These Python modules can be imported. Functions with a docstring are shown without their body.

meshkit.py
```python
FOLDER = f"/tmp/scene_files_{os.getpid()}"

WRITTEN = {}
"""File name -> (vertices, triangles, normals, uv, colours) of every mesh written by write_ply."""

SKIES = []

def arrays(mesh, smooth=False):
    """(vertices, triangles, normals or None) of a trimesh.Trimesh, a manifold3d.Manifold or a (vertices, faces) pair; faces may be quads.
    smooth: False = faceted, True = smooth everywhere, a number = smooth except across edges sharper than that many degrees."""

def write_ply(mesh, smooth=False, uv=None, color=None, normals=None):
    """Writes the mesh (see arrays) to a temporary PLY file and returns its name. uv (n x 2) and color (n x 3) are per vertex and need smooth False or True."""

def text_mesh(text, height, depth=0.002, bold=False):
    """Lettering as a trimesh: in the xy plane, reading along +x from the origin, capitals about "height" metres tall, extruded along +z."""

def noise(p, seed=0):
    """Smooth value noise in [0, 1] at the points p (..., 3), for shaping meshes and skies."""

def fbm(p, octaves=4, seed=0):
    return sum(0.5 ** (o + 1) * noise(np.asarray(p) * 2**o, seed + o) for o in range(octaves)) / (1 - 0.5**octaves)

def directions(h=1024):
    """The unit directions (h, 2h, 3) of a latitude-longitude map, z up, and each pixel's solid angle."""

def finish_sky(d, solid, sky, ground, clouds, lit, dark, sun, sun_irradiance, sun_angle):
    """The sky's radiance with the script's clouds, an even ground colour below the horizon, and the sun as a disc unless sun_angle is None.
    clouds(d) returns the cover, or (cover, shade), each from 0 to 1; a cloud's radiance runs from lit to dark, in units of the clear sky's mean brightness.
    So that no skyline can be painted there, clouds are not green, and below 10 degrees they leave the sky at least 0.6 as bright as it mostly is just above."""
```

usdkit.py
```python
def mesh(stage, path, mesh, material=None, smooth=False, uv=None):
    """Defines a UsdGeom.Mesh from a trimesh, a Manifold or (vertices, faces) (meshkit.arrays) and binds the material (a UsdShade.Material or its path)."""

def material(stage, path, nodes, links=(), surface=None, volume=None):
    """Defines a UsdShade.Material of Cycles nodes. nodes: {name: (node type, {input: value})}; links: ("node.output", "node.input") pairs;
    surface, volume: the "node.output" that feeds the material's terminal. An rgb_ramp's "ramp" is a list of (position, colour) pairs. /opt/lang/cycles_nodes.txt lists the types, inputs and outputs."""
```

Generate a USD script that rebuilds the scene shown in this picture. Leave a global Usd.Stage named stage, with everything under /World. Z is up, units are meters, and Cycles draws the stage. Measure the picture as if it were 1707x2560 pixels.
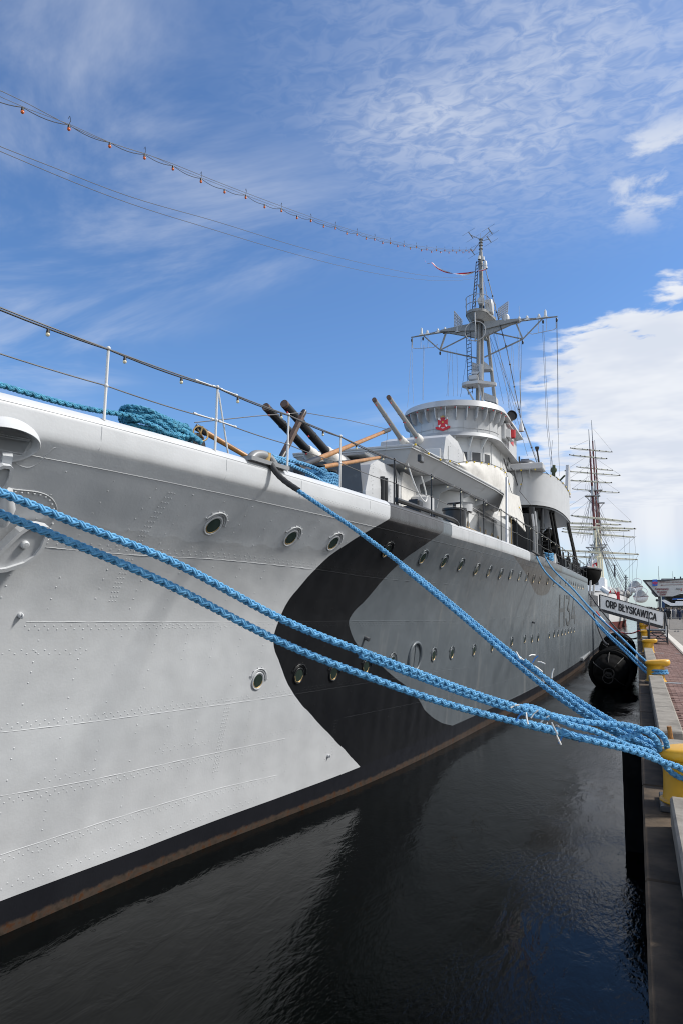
import math, random
import numpy as np, trimesh, usdkit, meshkit
from scipy.interpolate import PchipInterpolator, CubicSpline
from scipy.optimize import brentq
from shapely.geometry import Polygon
from shapely import affinity
from pxr import Usd, UsdGeom, UsdLux, UsdShade, Gf, Sdf, Vt

stage = Usd.Stage.CreateInMemory()
UsdGeom.SetStageUpAxis(stage, UsdGeom.Tokens.z); UsdGeom.SetStageMetersPerUnit(stage, 1.0)
UsdGeom.Xform.Define(stage, '/World'); UsdGeom.Scope.Define(stage, '/World/Looks')
rng = random.Random(7); nrg = np.random.default_rng(11)
PI = math.pi

# ------------------------------------------------------------------ camera, sky, sun, exposure
QUAY = 2.0                                   # quay level above the water, metres
EYE = np.array([0.0, 0.0, 4.0])
YAW, PITCH, ROLL = math.radians(23.264), math.radians(7.423), math.radians(0.9)
FPX = 1707.0
_f = np.array([-math.sin(YAW)*math.cos(PITCH), math.cos(YAW)*math.cos(PITCH), math.sin(PITCH)])
_r = np.cross(_f, [0, 0, 1]); _r /= np.linalg.norm(_r); _u = np.cross(_r, _f)
RIGHT = math.cos(ROLL)*_r + math.sin(ROLL)*_u; UP = math.cos(ROLL)*_u - math.sin(ROLL)*_r
cam = UsdGeom.Camera.Define(stage, '/World/Camera')
cam.CreateFocalLengthAttr(24.0); cam.CreateHorizontalApertureAttr(24.0); cam.CreateVerticalApertureAttr(36.0)
cam.CreateClippingRangeAttr(Gf.Vec2f(0.05, 20000))
cam.AddTransformOp().Set(Gf.Matrix4d(*[float(v) for row in (list(RIGHT)+[0], list(UP)+[0], list(-_f)+[0], list(EYE)+[1]) for v in row]))
EXPOSURE = 0.62
cam.CreateExposureAttr(EXPOSURE)

SUN_AZ, SUN_EL = math.radians(66), math.radians(45)       # azimuth from +y towards +x
SKY_STRENGTH, SUN_POWER = 0.088, 0.86
def sky():
    n = {'sky': ('sky_texture', dict(sky_type='single_scattering', sun_disc=False, sun_elevation=SUN_EL, sun_rotation=SUN_AZ, altitude=10.0, air_density=1.0, aerosol_density=0.6, ozone_density=2.0)),
         'tc': ('texture_coordinate', {}), 'sep': ('separate_xyz', {}),
         'zc': ('math', dict(math_type='maximum', value2=0.13)),
         'dx': ('math', dict(math_type='divide')), 'dy': ('math', dict(math_type='divide')),
         'cp': ('combine_xyz', dict(z=0.0))}
    l = [('tc.generated', 'sep.vector'), ('sep.z', 'zc.value1'), ('sep.x', 'dx.value1'), ('zc.value', 'dx.value2'), ('sep.y', 'dy.value1'), ('zc.value', 'dy.value2'), ('dx.value', 'cp.x'), ('dy.value', 'cp.y')]
    def noise(name, scale, loc, rot, detail, rough, dist=0.0):
        n[name+'m'] = ('mapping', dict(location=loc, rotation=(0, 0, rot), scale=scale)); n[name] = ('noise_texture', dict(scale=1.0, detail=detail, roughness=rough, distortion=dist))
        l.extend([('cp.vector', name+'m.vector'), (name+'m.vector', name+'.vector')])
    def rng_(name, src, a, b, c=0.0, d=1.0, kind='smoothstep'):
        n[name] = ('map_range', dict(range_type=kind, from_min=a, from_max=b, to_min=c, to_max=d, clamp=True)); l.append((src, name+'.value'))
    def mul(name, a, b, kind='multiply', clamp=False):
        n[name] = ('math', dict(math_type=kind, use_clamp=clamp))
        for k, v in ((1, a), (2, b)):
            if isinstance(v, str): l.append((v, f'{name}.value{k}'))
            else: n[name][1][f'value{k}'] = v
    # thin veil of cirrus everywhere, in long streaks
    noise('ci', (0.8, 1.7, 1), (3.1, 0.7, 0), 0.6, 8.0, 0.62, 0.8); rng_('cir', 'ci.fac', 0.38, 0.80, 0.0, 0.62)
    noise('cp2', (0.35, 0.5, 1), (7.7, 2.2, 0), 0.2, 3.0, 0.5); rng_('cp2r', 'cp2.fac', 0.38, 0.62)
    mul('veil', 'cir.result', 'cp2r.result')
    # rippled high cloud high up towards +y
    noise('rp', (20.0, 30.0, 1), (0, 0, 0), -0.5, 3.0, 0.6, 0.9); noise('rq', (3.0, 3.6, 1), (6, 2, 0), -0.5, 4.0, 0.6, 0.4); rng_('rpa', 'rp.fac', 0.30, 0.68, 0.40, 1.0); rng_('rqa', 'rq.fac', 0.25, 0.75, 0.40, 1.0, 'linear'); mul('rpr', 'rpa.result', 'rqa.result')
    noise('rb', (0.9, 1.1, 1), (1.4, 5.3, 0), 0, 3.0, 0.5, 0.3)
    # broad bright region of high cloud: elevation above about 30 degrees, azimuth -25..15
    n['az'] = ('math', dict(math_type='arctan2')); l.extend([('sep.x', 'az.value1'), ('sep.y', 'az.value2')])
    n['el'] = ('math', dict(math_type='arcsine')); l.append(('sep.z', 'el.value1'))
    rng_('hi_el', 'el.value', 0.43, 0.68); rng_('hi_az', 'az.value', -0.72, -0.05)
    mul('hi', 'hi_el.result', 'hi_az.result'); mul('hir', 'hi.value', 'rpr.value'); rng_('rbr', 'rb.fac', 0.25, 0.65, 0.50, 1.0); mul('hic', 'hir.value', 'rbr.result'); mul('hic2', 'hic.value', 1.0)
    # cumulus bank low over the end of the quay, wide to the right
    noise('bk', (3.6, 3.6, 1), (2.2, 0.4, 0), 0, 6.0, 0.55, 0.25)
    rng_('bko', 'bk.fac', 0.2, 0.8, -0.085, 0.085, 'linear')
    mul('e1', 'el.value', 'bko.result', 'add'); mul('a1', 'az.value', 'bko.result', 'add')
    mul('slope', 'az.value', 0.30); mul('e2', 'e1.value', 'slope.value', 'subtract')
    rng_('bank_e', 'e2.value', 0.400, 0.365); rng_('bank_a', 'a1.value', -0.165, -0.075)
    rng_('bank_low', 'el.value', 0.02, 0.11, 0.30, 1.0)
    mul('bank', 'bank_e.result', 'bank_a.result'); mul('bank2', 'bank.value', 'bank_low.result')
    # loose white clouds higher up on the right
    noise('cu', (6.5, 6.5, 1), (0.35, 1.9, 0), 0, 7.0, 0.60, 0.25); rng_('cur', 'cu.fac', 0.40, 0.64)
    rng_('cu_a', 'az.value', -0.065, 0.03); rng_('cu_e', 'el.value', 0.465, 0.53); mul('cu1', 'cur.result', 'cu_a.result'); mul('cu2', 'cu1.value', 'cu_e.result'); rng_('cu_t', 'el.value', 0.645, 0.575); mul('cu3', 'cu2.value', 'cu_t.result'); mul('cu4', 'cu3.value', 0.9)
    mul('m1', 'veil.value', 'hic2.value', 'maximum'); mul('m2', 'bank2.value', 'cu4.value', 'maximum'); mul('cover', 'm1.value', 'm2.value', 'maximum', True)
    n['white'] = ('mix_color', dict(a=(5.2, 5.6, 6.4), b=(6.3, 6.55, 7.0), use_clamp=False)); noise('wh', (1.6, 1.6, 1), (4, 4, 0), 0, 4.0, 0.6); rng_('whr', 'wh.fac', 0.35, 0.65); l.append(('whr.result', 'white.fac'))
    n['tint'] = ('mix_color', dict(blend_type='multiply', fac=1.0, b=(0.73, 0.98, 1.25), use_clamp=False)); l.append(('sky.color', 'tint.a'))
    n['mx'] = ('mix_color', dict(use_clamp=False)); l.extend([('cover.value', 'mx.fac'), ('tint.result', 'mx.a'), ('white.result', 'mx.b')])
    n['bg'] = ('background_shader', dict(strength=SKY_STRENGTH)); l.append(('mx.result', 'bg.color'))
    return usdkit.material(stage, '/World/Looks/sky', n, l, surface='bg.background')
dome = UsdLux.DomeLight.Define(stage, '/World/sky'); UsdShade.MaterialBindingAPI.Apply(dome.GetPrim()).Bind(sky())
dome.GetPrim().SetCustomDataByKey('kind', 'structure')
sun = UsdLux.DistantLight.Define(stage, '/World/sun'); sun.CreateIntensityAttr(SUN_POWER); sun.CreateAngleAttr(9.0); sun.CreateColorAttr(Gf.Vec3f(1.0, 0.97, 0.92)); sun.GetPrim().CreateAttribute('inputs:normalize', Sdf.ValueTypeNames.Bool).Set(True)
_sd = np.array([math.sin(SUN_AZ)*math.cos(SUN_EL), math.cos(SUN_AZ)*math.cos(SUN_EL), math.sin(SUN_EL)])
_sx = np.cross([0, 0, 1], _sd); _sx /= np.linalg.norm(_sx); _sy = np.cross(_sd, _sx)
sun.AddTransformOp().Set(Gf.Matrix4d(*[float(v) for row in (list(_sx)+[0], list(_sy)+[0], list(_sd)+[0], [0, 0, 60, 1]) for v in row]))

# ------------------------------------------------------------------ helpers
def P(px, py, **k):
    """the point of the world seen at a pixel of the 1707 x 2560 photograph that lies on the plane x=, y= or z= given, or at depth d"""
    d = _f + (px-853.5)/FPX*RIGHT - (py-1280.0)/FPX*UP
    (a, v), = k.items()
    if a == 'd': return EYE + d*v
    i = 'xyz'.index(a); return EYE + d*((v-EYE[i])/d[i])
names = {}
def numbered(parent, name):
    k = (parent, name); c = names.get(k, -1)+1; names[k] = c
    return f'{parent}/{name}' if c == 0 else f'{parent}/{name}_{c:03d}'
def tag(prim, label=None, cat=None, group=None, kind=None):
    for k, v in (('label', label), ('category', cat), ('group', group), ('kind', kind)):
        if v: prim.SetCustomDataByKey(k, v)
    return prim
def thing(name, label, cat, loc=(0, 0, 0), rz=0.0, group=None, kind=None):
    x = UsdGeom.Xform.Define(stage, numbered('/World', name))
    if any(loc) or rz: x.AddTranslateOp().Set(Gf.Vec3d(*map(float, loc))); x.AddRotateZOp().Set(float(rz))
    tag(x.GetPrim(), label, cat, group, kind); return str(x.GetPath())
def copy(src, name, label, cat, loc, rz=0.0, group=None):
    x = UsdGeom.Xform.Define(stage, numbered('/World', name)); p = x.GetPrim()
    p.GetReferences().AddInternalReference(Sdf.Path(src)); p.SetInstanceable(True)
    x.ClearXformOpOrder(); x.AddTranslateOp().Set(Gf.Vec3d(*map(float, loc))); x.AddRotateZOp().Set(float(rz))
    tag(p, label, cat, group); return str(x.GetPath())
def cat_(ms):
    vs, fs, n = [], [], 0
    for m in ms:
        if m is None: continue
        v, f = (m.vertices, m.faces) if hasattr(m, 'vertices') else (np.asarray(m[0], float), np.asarray(m[1], int))
        if len(f) and f.shape[1] == 4: f = np.vstack([f[:, [0, 1, 2]], f[:, [0, 2, 3]]])
        vs.append(np.asarray(v)); fs.append(np.asarray(f)+n); n += len(v)
    return np.vstack(vs), np.vstack(fs)
def obj(name, m, mat, parent='/World', smooth=False, label=None, cat=None, group=None, kind=None):
    if isinstance(m, list): m = cat_(m)
    p = numbered(parent, name); g = usdkit.mesh(stage, p, m, M[mat] if isinstance(mat, str) else mat, smooth=smooth)
    tag(g.GetPrim(), label, cat, group, kind); return p
def box(x0, x1, y0, y1, z0, z1, c=0.0):
    """a box, its edges chamfered by c"""
    if c <= 0:
        m = trimesh.creation.box([x1-x0, y1-y0, z1-z0]); m.apply_translation([(x0+x1)/2, (y0+y1)/2, (z0+z1)/2]); return m
    pts = []
    for sx in (0, 1):
        for sy in (0, 1):
            for sz in (0, 1):
                q = np.array([x1 if sx else x0, y1 if sy else y0, z1 if sz else z0]); s = np.array([1-2*sx, 1-2*sy, 1-2*sz])*c
                pts += [q+s*[1, 1, 0], q+s*[1, 0, 1], q+s*[0, 1, 1]]
    return trimesh.convex.convex_hull(np.array(pts))
def frames(p):
    t = np.gradient(p, axis=0); t /= np.linalg.norm(t, axis=1, keepdims=True)+1e-12
    a = np.cross(t, np.where(np.abs(t[:, 2:]) < 0.95, [0, 0, 1.0], [1.0, 0, 0])); a /= np.linalg.norm(a, axis=1, keepdims=True)+1e-12
    return t, a, np.cross(t, a)
def tube(pts, r, sides=6, caps=True):
    p = np.asarray(pts, float); n = len(p); t, a, b = frames(p); r = np.broadcast_to(np.asarray(r, float), (n,))
    if len(p) > 2:      # carry the frame along so that it does not flip
        for i in range(1, n):
            q = a[i-1]-t[i]*(a[i-1]@t[i]); l = np.linalg.norm(q); a[i] = q/l if l > 1e-6 else a[i]
        b = np.cross(t, a)
    ang = np.arange(sides)*2*PI/sides
    v = p[:, None]+r[:, None, None]*(np.cos(ang)[None, :, None]*a[:, None]+np.sin(ang)[None, :, None]*b[:, None])
    i, j = np.meshgrid(np.arange(n-1), np.arange(sides), indexing='ij')
    f = np.stack([i*sides+j, i*sides+(j+1) % sides, (i+1)*sides+(j+1) % sides, (i+1)*sides+j], -1).reshape(-1, 4)
    f = np.vstack([f[:, [0, 1, 2]], f[:, [0, 2, 3]]]); v = v.reshape(-1, 3)
    if caps:
        v = np.vstack([v, p[0], p[-1]]); k = np.arange(sides)
        f = np.vstack([f, np.stack([np.full(sides, n*sides), (k+1) % sides, k], 1), np.stack([np.full(sides, n*sides+1), (n-1)*sides+k, (n-1)*sides+(k+1) % sides], 1)])
    return v, f
def bar(a, b, r0, r1=None, sides=8): return tube([a, b], [r0, r1 if r1 is not None else r0], sides)
def beam(a, b, w, h, up=(0, 0, 1)):
    """a rectangular bar from a to b, w wide and h high"""
    a, b = np.asarray(a, float), np.asarray(b, float); t = (b-a)/np.linalg.norm(b-a)
    s = np.cross(t, up); s = s/np.linalg.norm(s) if np.linalg.norm(s) > 1e-6 else np.array([1.0, 0, 0]); u = np.cross(s, t)
    v = np.array([q+s*i*w/2+u*j*h/2 for q in (a, b) for i, j in ((-1, -1), (1, -1), (1, 1), (-1, 1))])
    return v, np.array([[0, 1, 5, 4], [1, 2, 6, 5], [2, 3, 7, 6], [3, 0, 4, 7], [3, 2, 1, 0], [4, 5, 6, 7]])
def lathe(prof, loc=(0, 0, 0), n=24, axis=None):
    """a turned shape: prof is (radius, height) pairs from the bottom up"""
    prof = np.asarray(prof, float); ang = np.arange(n)*2*PI/n
    v = np.stack([prof[:, 0, None]*np.cos(ang), prof[:, 0, None]*np.sin(ang), np.broadcast_to(prof[:, 1, None], (len(prof), n))], -1).reshape(-1, 3)
    i, j = np.meshgrid(np.arange(len(prof)-1), np.arange(n), indexing='ij')
    f = np.stack([i*n+j, i*n+(j+1) % n, (i+1)*n+(j+1) % n, (i+1)*n+j], -1).reshape(-1, 4); f = np.vstack([f[:, [0, 1, 2]], f[:, [0, 2, 3]]])
    if axis is not None: v = v@basis_to(axis).T
    return v+np.asarray(loc, float), f
def basis_to(ax):
    ax = np.asarray(ax, float); ax /= np.linalg.norm(ax); s = np.cross([0, 0, 1.0], ax)
    if np.linalg.norm(s) < 1e-6: s = np.array([1.0, 0, 0])
    s /= np.linalg.norm(s); return np.stack([s, np.cross(ax, s), ax], 1)
def prism(poly, z0, z1, top=None):
    """a solid between the outline poly at z0 and the outline top (same point count, default the same) at z1"""
    a = np.asarray(poly, float); b = np.asarray(top if top is not None else poly, float); n = len(a)
    v = np.vstack([np.c_[a, np.full(n, z0)], np.c_[b, np.full(n, z1)]])
    side = np.array([[i, (i+1) % n, n+(i+1) % n, n+i] for i in range(n)])
    f = np.vstack([side[:, [0, 1, 2]], side[:, [0, 2, 3]]])
    t = trimesh.creation.triangulate_polygon(Polygon(a), engine='earcut')
    idx = np.array([np.argmin(np.sum((a-q)**2, 1)) for q in t[0]]); cf = idx[t[1]]
    f = np.vstack([f, cf[:, ::-1], cf+n])
    return v, f
def poly3(pts, thick, nrm=None):
    """a flat plate with the outline pts (in order, on one plane), thick metres thick"""
    p = np.asarray(pts, float); c = p.mean(0); u, s, vt = np.linalg.svd(p-c); n = vt[2] if nrm is None else np.asarray(nrm, float)
    e1 = vt[0]; e2 = np.cross(n, e1); q = np.stack([(p-c)@e1, (p-c)@e2], 1)
    v, f = prism(q, -thick/2, thick/2); return c+v[:, :1]*e1+v[:, 1:2]*e2+v[:, 2:]*n, f
def sphere(c, r, sub=1, sc=(1, 1, 1)):
    m = trimesh.creation.icosphere(sub, 1.0); return m.vertices*np.asarray(sc)*r+np.asarray(c, float), m.faces
def torus(c, ax, R, r, a0=0.0, a1=2*PI, n=24, sides=6):
    B = basis_to(ax); t = np.linspace(a0, a1, n+1); p = np.stack([np.cos(t)*R, np.sin(t)*R, 0*t], 1)@B.T+np.asarray(c, float)
    return tube(p, r, sides, caps=abs(a1-a0) < 6.28)
def spline(pts, n):
    p = np.asarray(pts, float); s = np.r_[0, np.cumsum(np.linalg.norm(np.diff(p, axis=0), axis=1))]
    return CubicSpline(s, p)(np.linspace(0, s[-1], n))
def resample(p, step):
    s = np.r_[0, np.cumsum(np.linalg.norm(np.diff(p, axis=0), axis=1))]; q = np.arange(0, s[-1], step)
    return np.stack([np.interp(q, s, p[:, k]) for k in range(3)], 1), q
def braid(path, R, per=12, sides=6, turn=0.0, fat=1.0):
    """an eight-strand plaited rope of radius R along the path: four pairs of strands, two wound each way, over and under by turns"""
    pitch = 6.2*R*fat; p, s = resample(np.asarray(path, float), pitch/per); t, a, b = frames(p); w = 2*PI*s/pitch
    for i in range(1, len(p)):
        q = a[i-1]-t[i]*(a[i-1]@t[i]); l = np.linalg.norm(q); a[i] = q/l if l > 1e-6 else a[i]
    b = np.cross(t, a); out = []; look = EYE-p; turn = turn+np.unwrap(np.arctan2((look*b).sum(1), (look*a).sum(1)))-PI/4      # the rope rolls as it lies, its two columns of plait either side of the upper quayward line
    for hand in (1, -1):
        rad = R*(0.66+hand*0.17*np.cos(2*w))
        for ph in (0, PI):
            for o in (-0.44, 0.44):
                th = hand*w+ph+o+turn; out.append(tube(p+rad[:, None]*(np.cos(th)[:, None]*a+np.sin(th)[:, None]*b), 0.30*R, sides))
    out.append(tube(p, 0.50*R, 6)); return out

# ------------------------------------------------------------------ materials
M = {}
def mat(name, col, rough=0.5, var=0.12, scale=3.0, bump=0.0, bscale=40.0, bdist=0.01, metal=0.0, spec=0.5, stain=None, sscale=1.5, srange=(0.55, 0.75), detail=4.0, extra=None):
    """a painted or raw surface: base colour varied by noise, optional stains and fine relief"""
    n = {'g': ('geometry', {}), 'n': ('noise_texture', dict(scale=scale, detail=detail, roughness=0.6)),
         'r': ('map_range', dict(from_min=0.3, from_max=0.7, to_min=1-var, to_max=1+var, clamp=True)),
         'c': ('mix_color', dict(blend_type='multiply', fac=1.0, a=col, use_clamp=False)), 'p': ('principled_bsdf', dict(roughness=rough, metallic=metal, specular_ior_level=spec))}
    l = [('g.position', 'n.vector'), ('n.fac', 'r.value'), ('r.result', 'c.b')]
    last = 'c.result'
    if stain:
        n['sn'] = ('noise_texture', dict(scale=sscale, detail=6.0, roughness=0.62)); n['sr'] = ('map_range', dict(range_type='smoothstep', from_min=srange[0], from_max=srange[1], clamp=True)); n['sm'] = ('mix_color', dict(b=stain, use_clamp=False))
        l += [('g.position', 'sn.vector'), ('sn.fac', 'sr.value'), ('sr.result', 'sm.fac'), (last, 'sm.a')]; last = 'sm.result'
    l.append((last, 'p.base_color'))
    if bump:
        n['bn'] = ('noise_texture', dict(scale=bscale, detail=5.0, roughness=0.6)); n['b'] = ('bump', dict(strength=bump, distance=bdist)); l += [('g.position', 'bn.vector'), ('bn.fac', 'b.height'), ('b.normal', 'p.normal')]
    M[name] = usdkit.material(stage, '/World/Looks/'+name, n, l, surface='p.BSDF')
mat('light_grey_paint', (0.40, 0.405, 0.41), 0.42, 0.05, 1.3, 0.25, 2.2, 0.02, stain=(0.31, 0.305, 0.295), sscale=1.1, srange=(0.60, 0.80))
mat('white_paint', (0.56, 0.56, 0.55), 0.45, 0.05, 1.5, 0.25, 2.5, 0.02, stain=(0.46, 0.44, 0.40), sscale=1.3, srange=(0.60, 0.78))
mat('mid_grey_paint', (0.20, 0.205, 0.21), 0.42, 0.10, 1.5, 0.25, 3.0, 0.02, stain=(0.28, 0.28, 0.27), sscale=2.0)
mat('mast_grey', (0.205, 0.205, 0.20), 0.45, 0.10, 2.0, stain=(0.20, 0.18, 0.155), sscale=3.0)
mat('dark_grey_paint', (0.060, 0.063, 0.068), 0.40, 0.12, 2.0, 0.2, 4.0, 0.01, stain=(0.10, 0.10, 0.10), sscale=3.0)
mat('black_paint', (0.009, 0.009, 0.010), 0.38, 0.2, 3.0)
mat('white_steel', (0.58, 0.58, 0.57), 0.40, 0.05, 3.0)
mat('canvas', (0.56, 0.545, 0.515), 0.85, 0.07, 3.0, 0.5, 2.6, 0.05, spec=0.15, stain=(0.49, 0.47, 0.435), sscale=1.6)
mat('brass', (0.50, 0.34, 0.15), 0.38, 0.2, 20.0, metal=0.8, stain=(0.22, 0.14, 0.07), sscale=14.0)
mat('rust_brown', (0.085, 0.048, 0.026), 0.7, 0.3, 5.0, 0.4, 30.0, 0.004)
mat('varnished_wood', (0.33, 0.155, 0.045), 0.42, 0.25, 6.0, stain=(0.16, 0.075, 0.032), sscale=4.0)
mat('dark_wood', (0.085, 0.050, 0.034), 0.6, 0.3, 6.0, stain=(0.03, 0.024, 0.02), sscale=5.0)
mat('porthole_glass', (0.025, 0.036, 0.030), 0.06, 0.3, 3.0)
mat('pale_glass', (0.16, 0.27, 0.24), 0.08, 0.2, 3.0)
mat('window_glass', (0.055, 0.058, 0.060), 0.08, 0.2, 2.0)
mat('black_rubber', (0.0065, 0.0065, 0.0065), 0.85, 0.3, 4.0, 0.4, 12.0, 0.01, stain=(0.013, 0.0125, 0.012), sscale=3.0, spec=0.05)
mat('cable_black', (0.016, 0.015, 0.015), 0.55, 0.2, 8.0)
mat('wire_grey', (0.10, 0.095, 0.09), 0.45, 0.25, 12.0)
mat('stay_wire', (0.05, 0.052, 0.058), 0.5, 0.2, 3.0)
mat('halyard', (0.32, 0.32, 0.32), 0.7, 0.2, 3.0)
mat('bulb_cream', (0.62, 0.56, 0.40), 0.25, 0.05, 8.0)
mat('bulb_orange', (0.62, 0.13, 0.035), 0.25, 0.08, 8.0)
mat('bulb_red', (0.50, 0.012, 0.018), 0.25, 0.08, 8.0)
mat('bulb_yellow', (0.66, 0.46, 0.03), 0.25, 0.08, 8.0)
mat('red_paint', (0.46, 0.018, 0.022), 0.4, 0.1, 4.0)
mat('sign_white', (0.70, 0.70, 0.68), 0.5, 0.03, 3.0)
mat('gold_paint', (0.50, 0.34, 0.09), 0.4, 0.1, 8.0)
mat('rope_blue', (0.085, 0.275, 0.475), 0.62, 0.16, 14.0, 0.3, 110.0, 0.003, spec=0.35, stain=(0.135, 0.36, 0.57), sscale=9.0, srange=(0.45, 0.70))
mat('rope_teal', (0.045, 0.225, 0.36), 0.62, 0.25, 12.0, 0.6, 110.0, 0.004, spec=0.35, stain=(0.08, 0.30, 0.42), sscale=9.0, srange=(0.45, 0.70))
mat('sleeve_black', (0.018, 0.018, 0.019), 0.7, 0.3, 9.0, 0.6, 26.0, 0.01)
mat('tape_white', (0.60, 0.58, 0.54), 0.6, 0.1, 12.0)
mat('tape_blue', (0.03, 0.17, 0.45), 0.5, 0.1, 12.0)
mat('bollard_yellow', (0.58, 0.305, 0.016), 0.42, 0.10, 3.0, 0.15, 30.0, 0.004, stain=(0.38, 0.22, 0.03), sscale=5.0, srange=(0.58, 0.76))
mat('kerb_concrete', (0.235, 0.215, 0.185), 0.88, 0.22, 5.0, 0.5, 60.0, 0.006, spec=0.2, stain=(0.15, 0.135, 0.115), sscale=2.4, srange=(0.45, 0.70), detail=8.0)
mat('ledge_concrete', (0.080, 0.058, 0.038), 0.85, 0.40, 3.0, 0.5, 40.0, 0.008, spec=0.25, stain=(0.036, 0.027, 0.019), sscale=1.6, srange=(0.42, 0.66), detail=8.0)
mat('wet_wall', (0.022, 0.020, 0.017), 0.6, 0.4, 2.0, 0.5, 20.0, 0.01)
for i, c in enumerate([(0.165, 0.098, 0.082), (0.190, 0.118, 0.100), (0.140, 0.086, 0.074), (0.215, 0.142, 0.122)]):
    mat(f'paving_brick_{"abcd"[i]}', c, 0.85, 0.22, 9.0, 0.4, 70.0, 0.004, spec=0.2)
mat('joint_sand', (0.062, 0.047, 0.040), 0.95, 0.3, 8.0, spec=0.1)
mat('line_white', (0.52, 0.49, 0.43), 0.8, 0.12, 5.0, stain=(0.36, 0.33, 0.28), sscale=3.0)
mat('asphalt', (0.215, 0.195, 0.17), 0.9, 0.12, 1.2, 0.3, 80.0, 0.004, spec=0.2, stain=(0.17, 0.155, 0.135), sscale=0.6)
mat('steel_plate', (0.30, 0.30, 0.29), 0.35, 0.2, 5.0, metal=0.7)
mat('black_steel', (0.022, 0.022, 0.024), 0.45, 0.2, 5.0)
mat('barrier_steel', (0.16, 0.165, 0.17), 0.4, 0.2, 4.0, metal=0.5)
mat('spar_cream', (0.62, 0.57, 0.42), 0.5, 0.1, 1.0)
mat('spar_maroon', (0.13, 0.030, 0.026), 0.5, 0.2, 1.0)
mat('ship_white', (0.66, 0.66, 0.65), 0.45, 0.06, 0.5)
mat('boot_red', (0.15, 0.040, 0.035), 0.6, 0.2, 1.0)
mat('tarp_grey', (0.30, 0.30, 0.29), 0.7, 0.2, 1.5)
mat('clad_grey', (0.42, 0.405, 0.375), 0.5, 0.05, 0.4)
mat('roof_dark', (0.045, 0.045, 0.048), 0.6, 0.2, 1.0)
mat('sign_blue', (0.012, 0.10, 0.40), 0.45, 0.05, 1.0)
mat('pillar_blue', (0.05, 0.11, 0.24), 0.5, 0.1, 0.5)
mat('letter_maroon', (0.16, 0.030, 0.035), 0.5, 0.1, 1.0)
mat('letter_black', (0.015, 0.015, 0.016), 0.5, 0.1, 1.0)
mat('moss_green', (0.045, 0.06, 0.03), 0.9, 0.4, 1.0)
mat('far_foliage', (0.028, 0.036, 0.024), 0.95, 0.4, 0.3)
mat('signal_red', (0.50, 0.02, 0.03), 0.7, 0.05, 2.0)
mat('flag_white', (0.72, 0.72, 0.72), 0.8, 0.03, 2.0)
mat('skin', (0.42, 0.25, 0.17), 0.55, 0.08, 6.0)
for k, c in dict(black=(0.016, 0.016, 0.018), white=(0.66, 0.65, 0.63), denim=(0.045, 0.062, 0.095), grey=(0.19, 0.19, 0.20), navy=(0.018, 0.022, 0.042), red=(0.34, 0.03, 0.03), beige=(0.40, 0.33, 0.24), brown=(0.10, 0.055, 0.03), orange=(0.42, 0.14, 0.05), paleblue=(0.30, 0.40, 0.52), green=(0.06, 0.11, 0.06)).items():
    mat('cloth_'+k, c, 0.8, 0.1, 5.0, spec=0.2)
mat('hair_dark', (0.025, 0.016, 0.011), 0.5, 0.2, 20.0)
mat('hair_fair', (0.26, 0.17, 0.08), 0.5, 0.2, 20.0)

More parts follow.
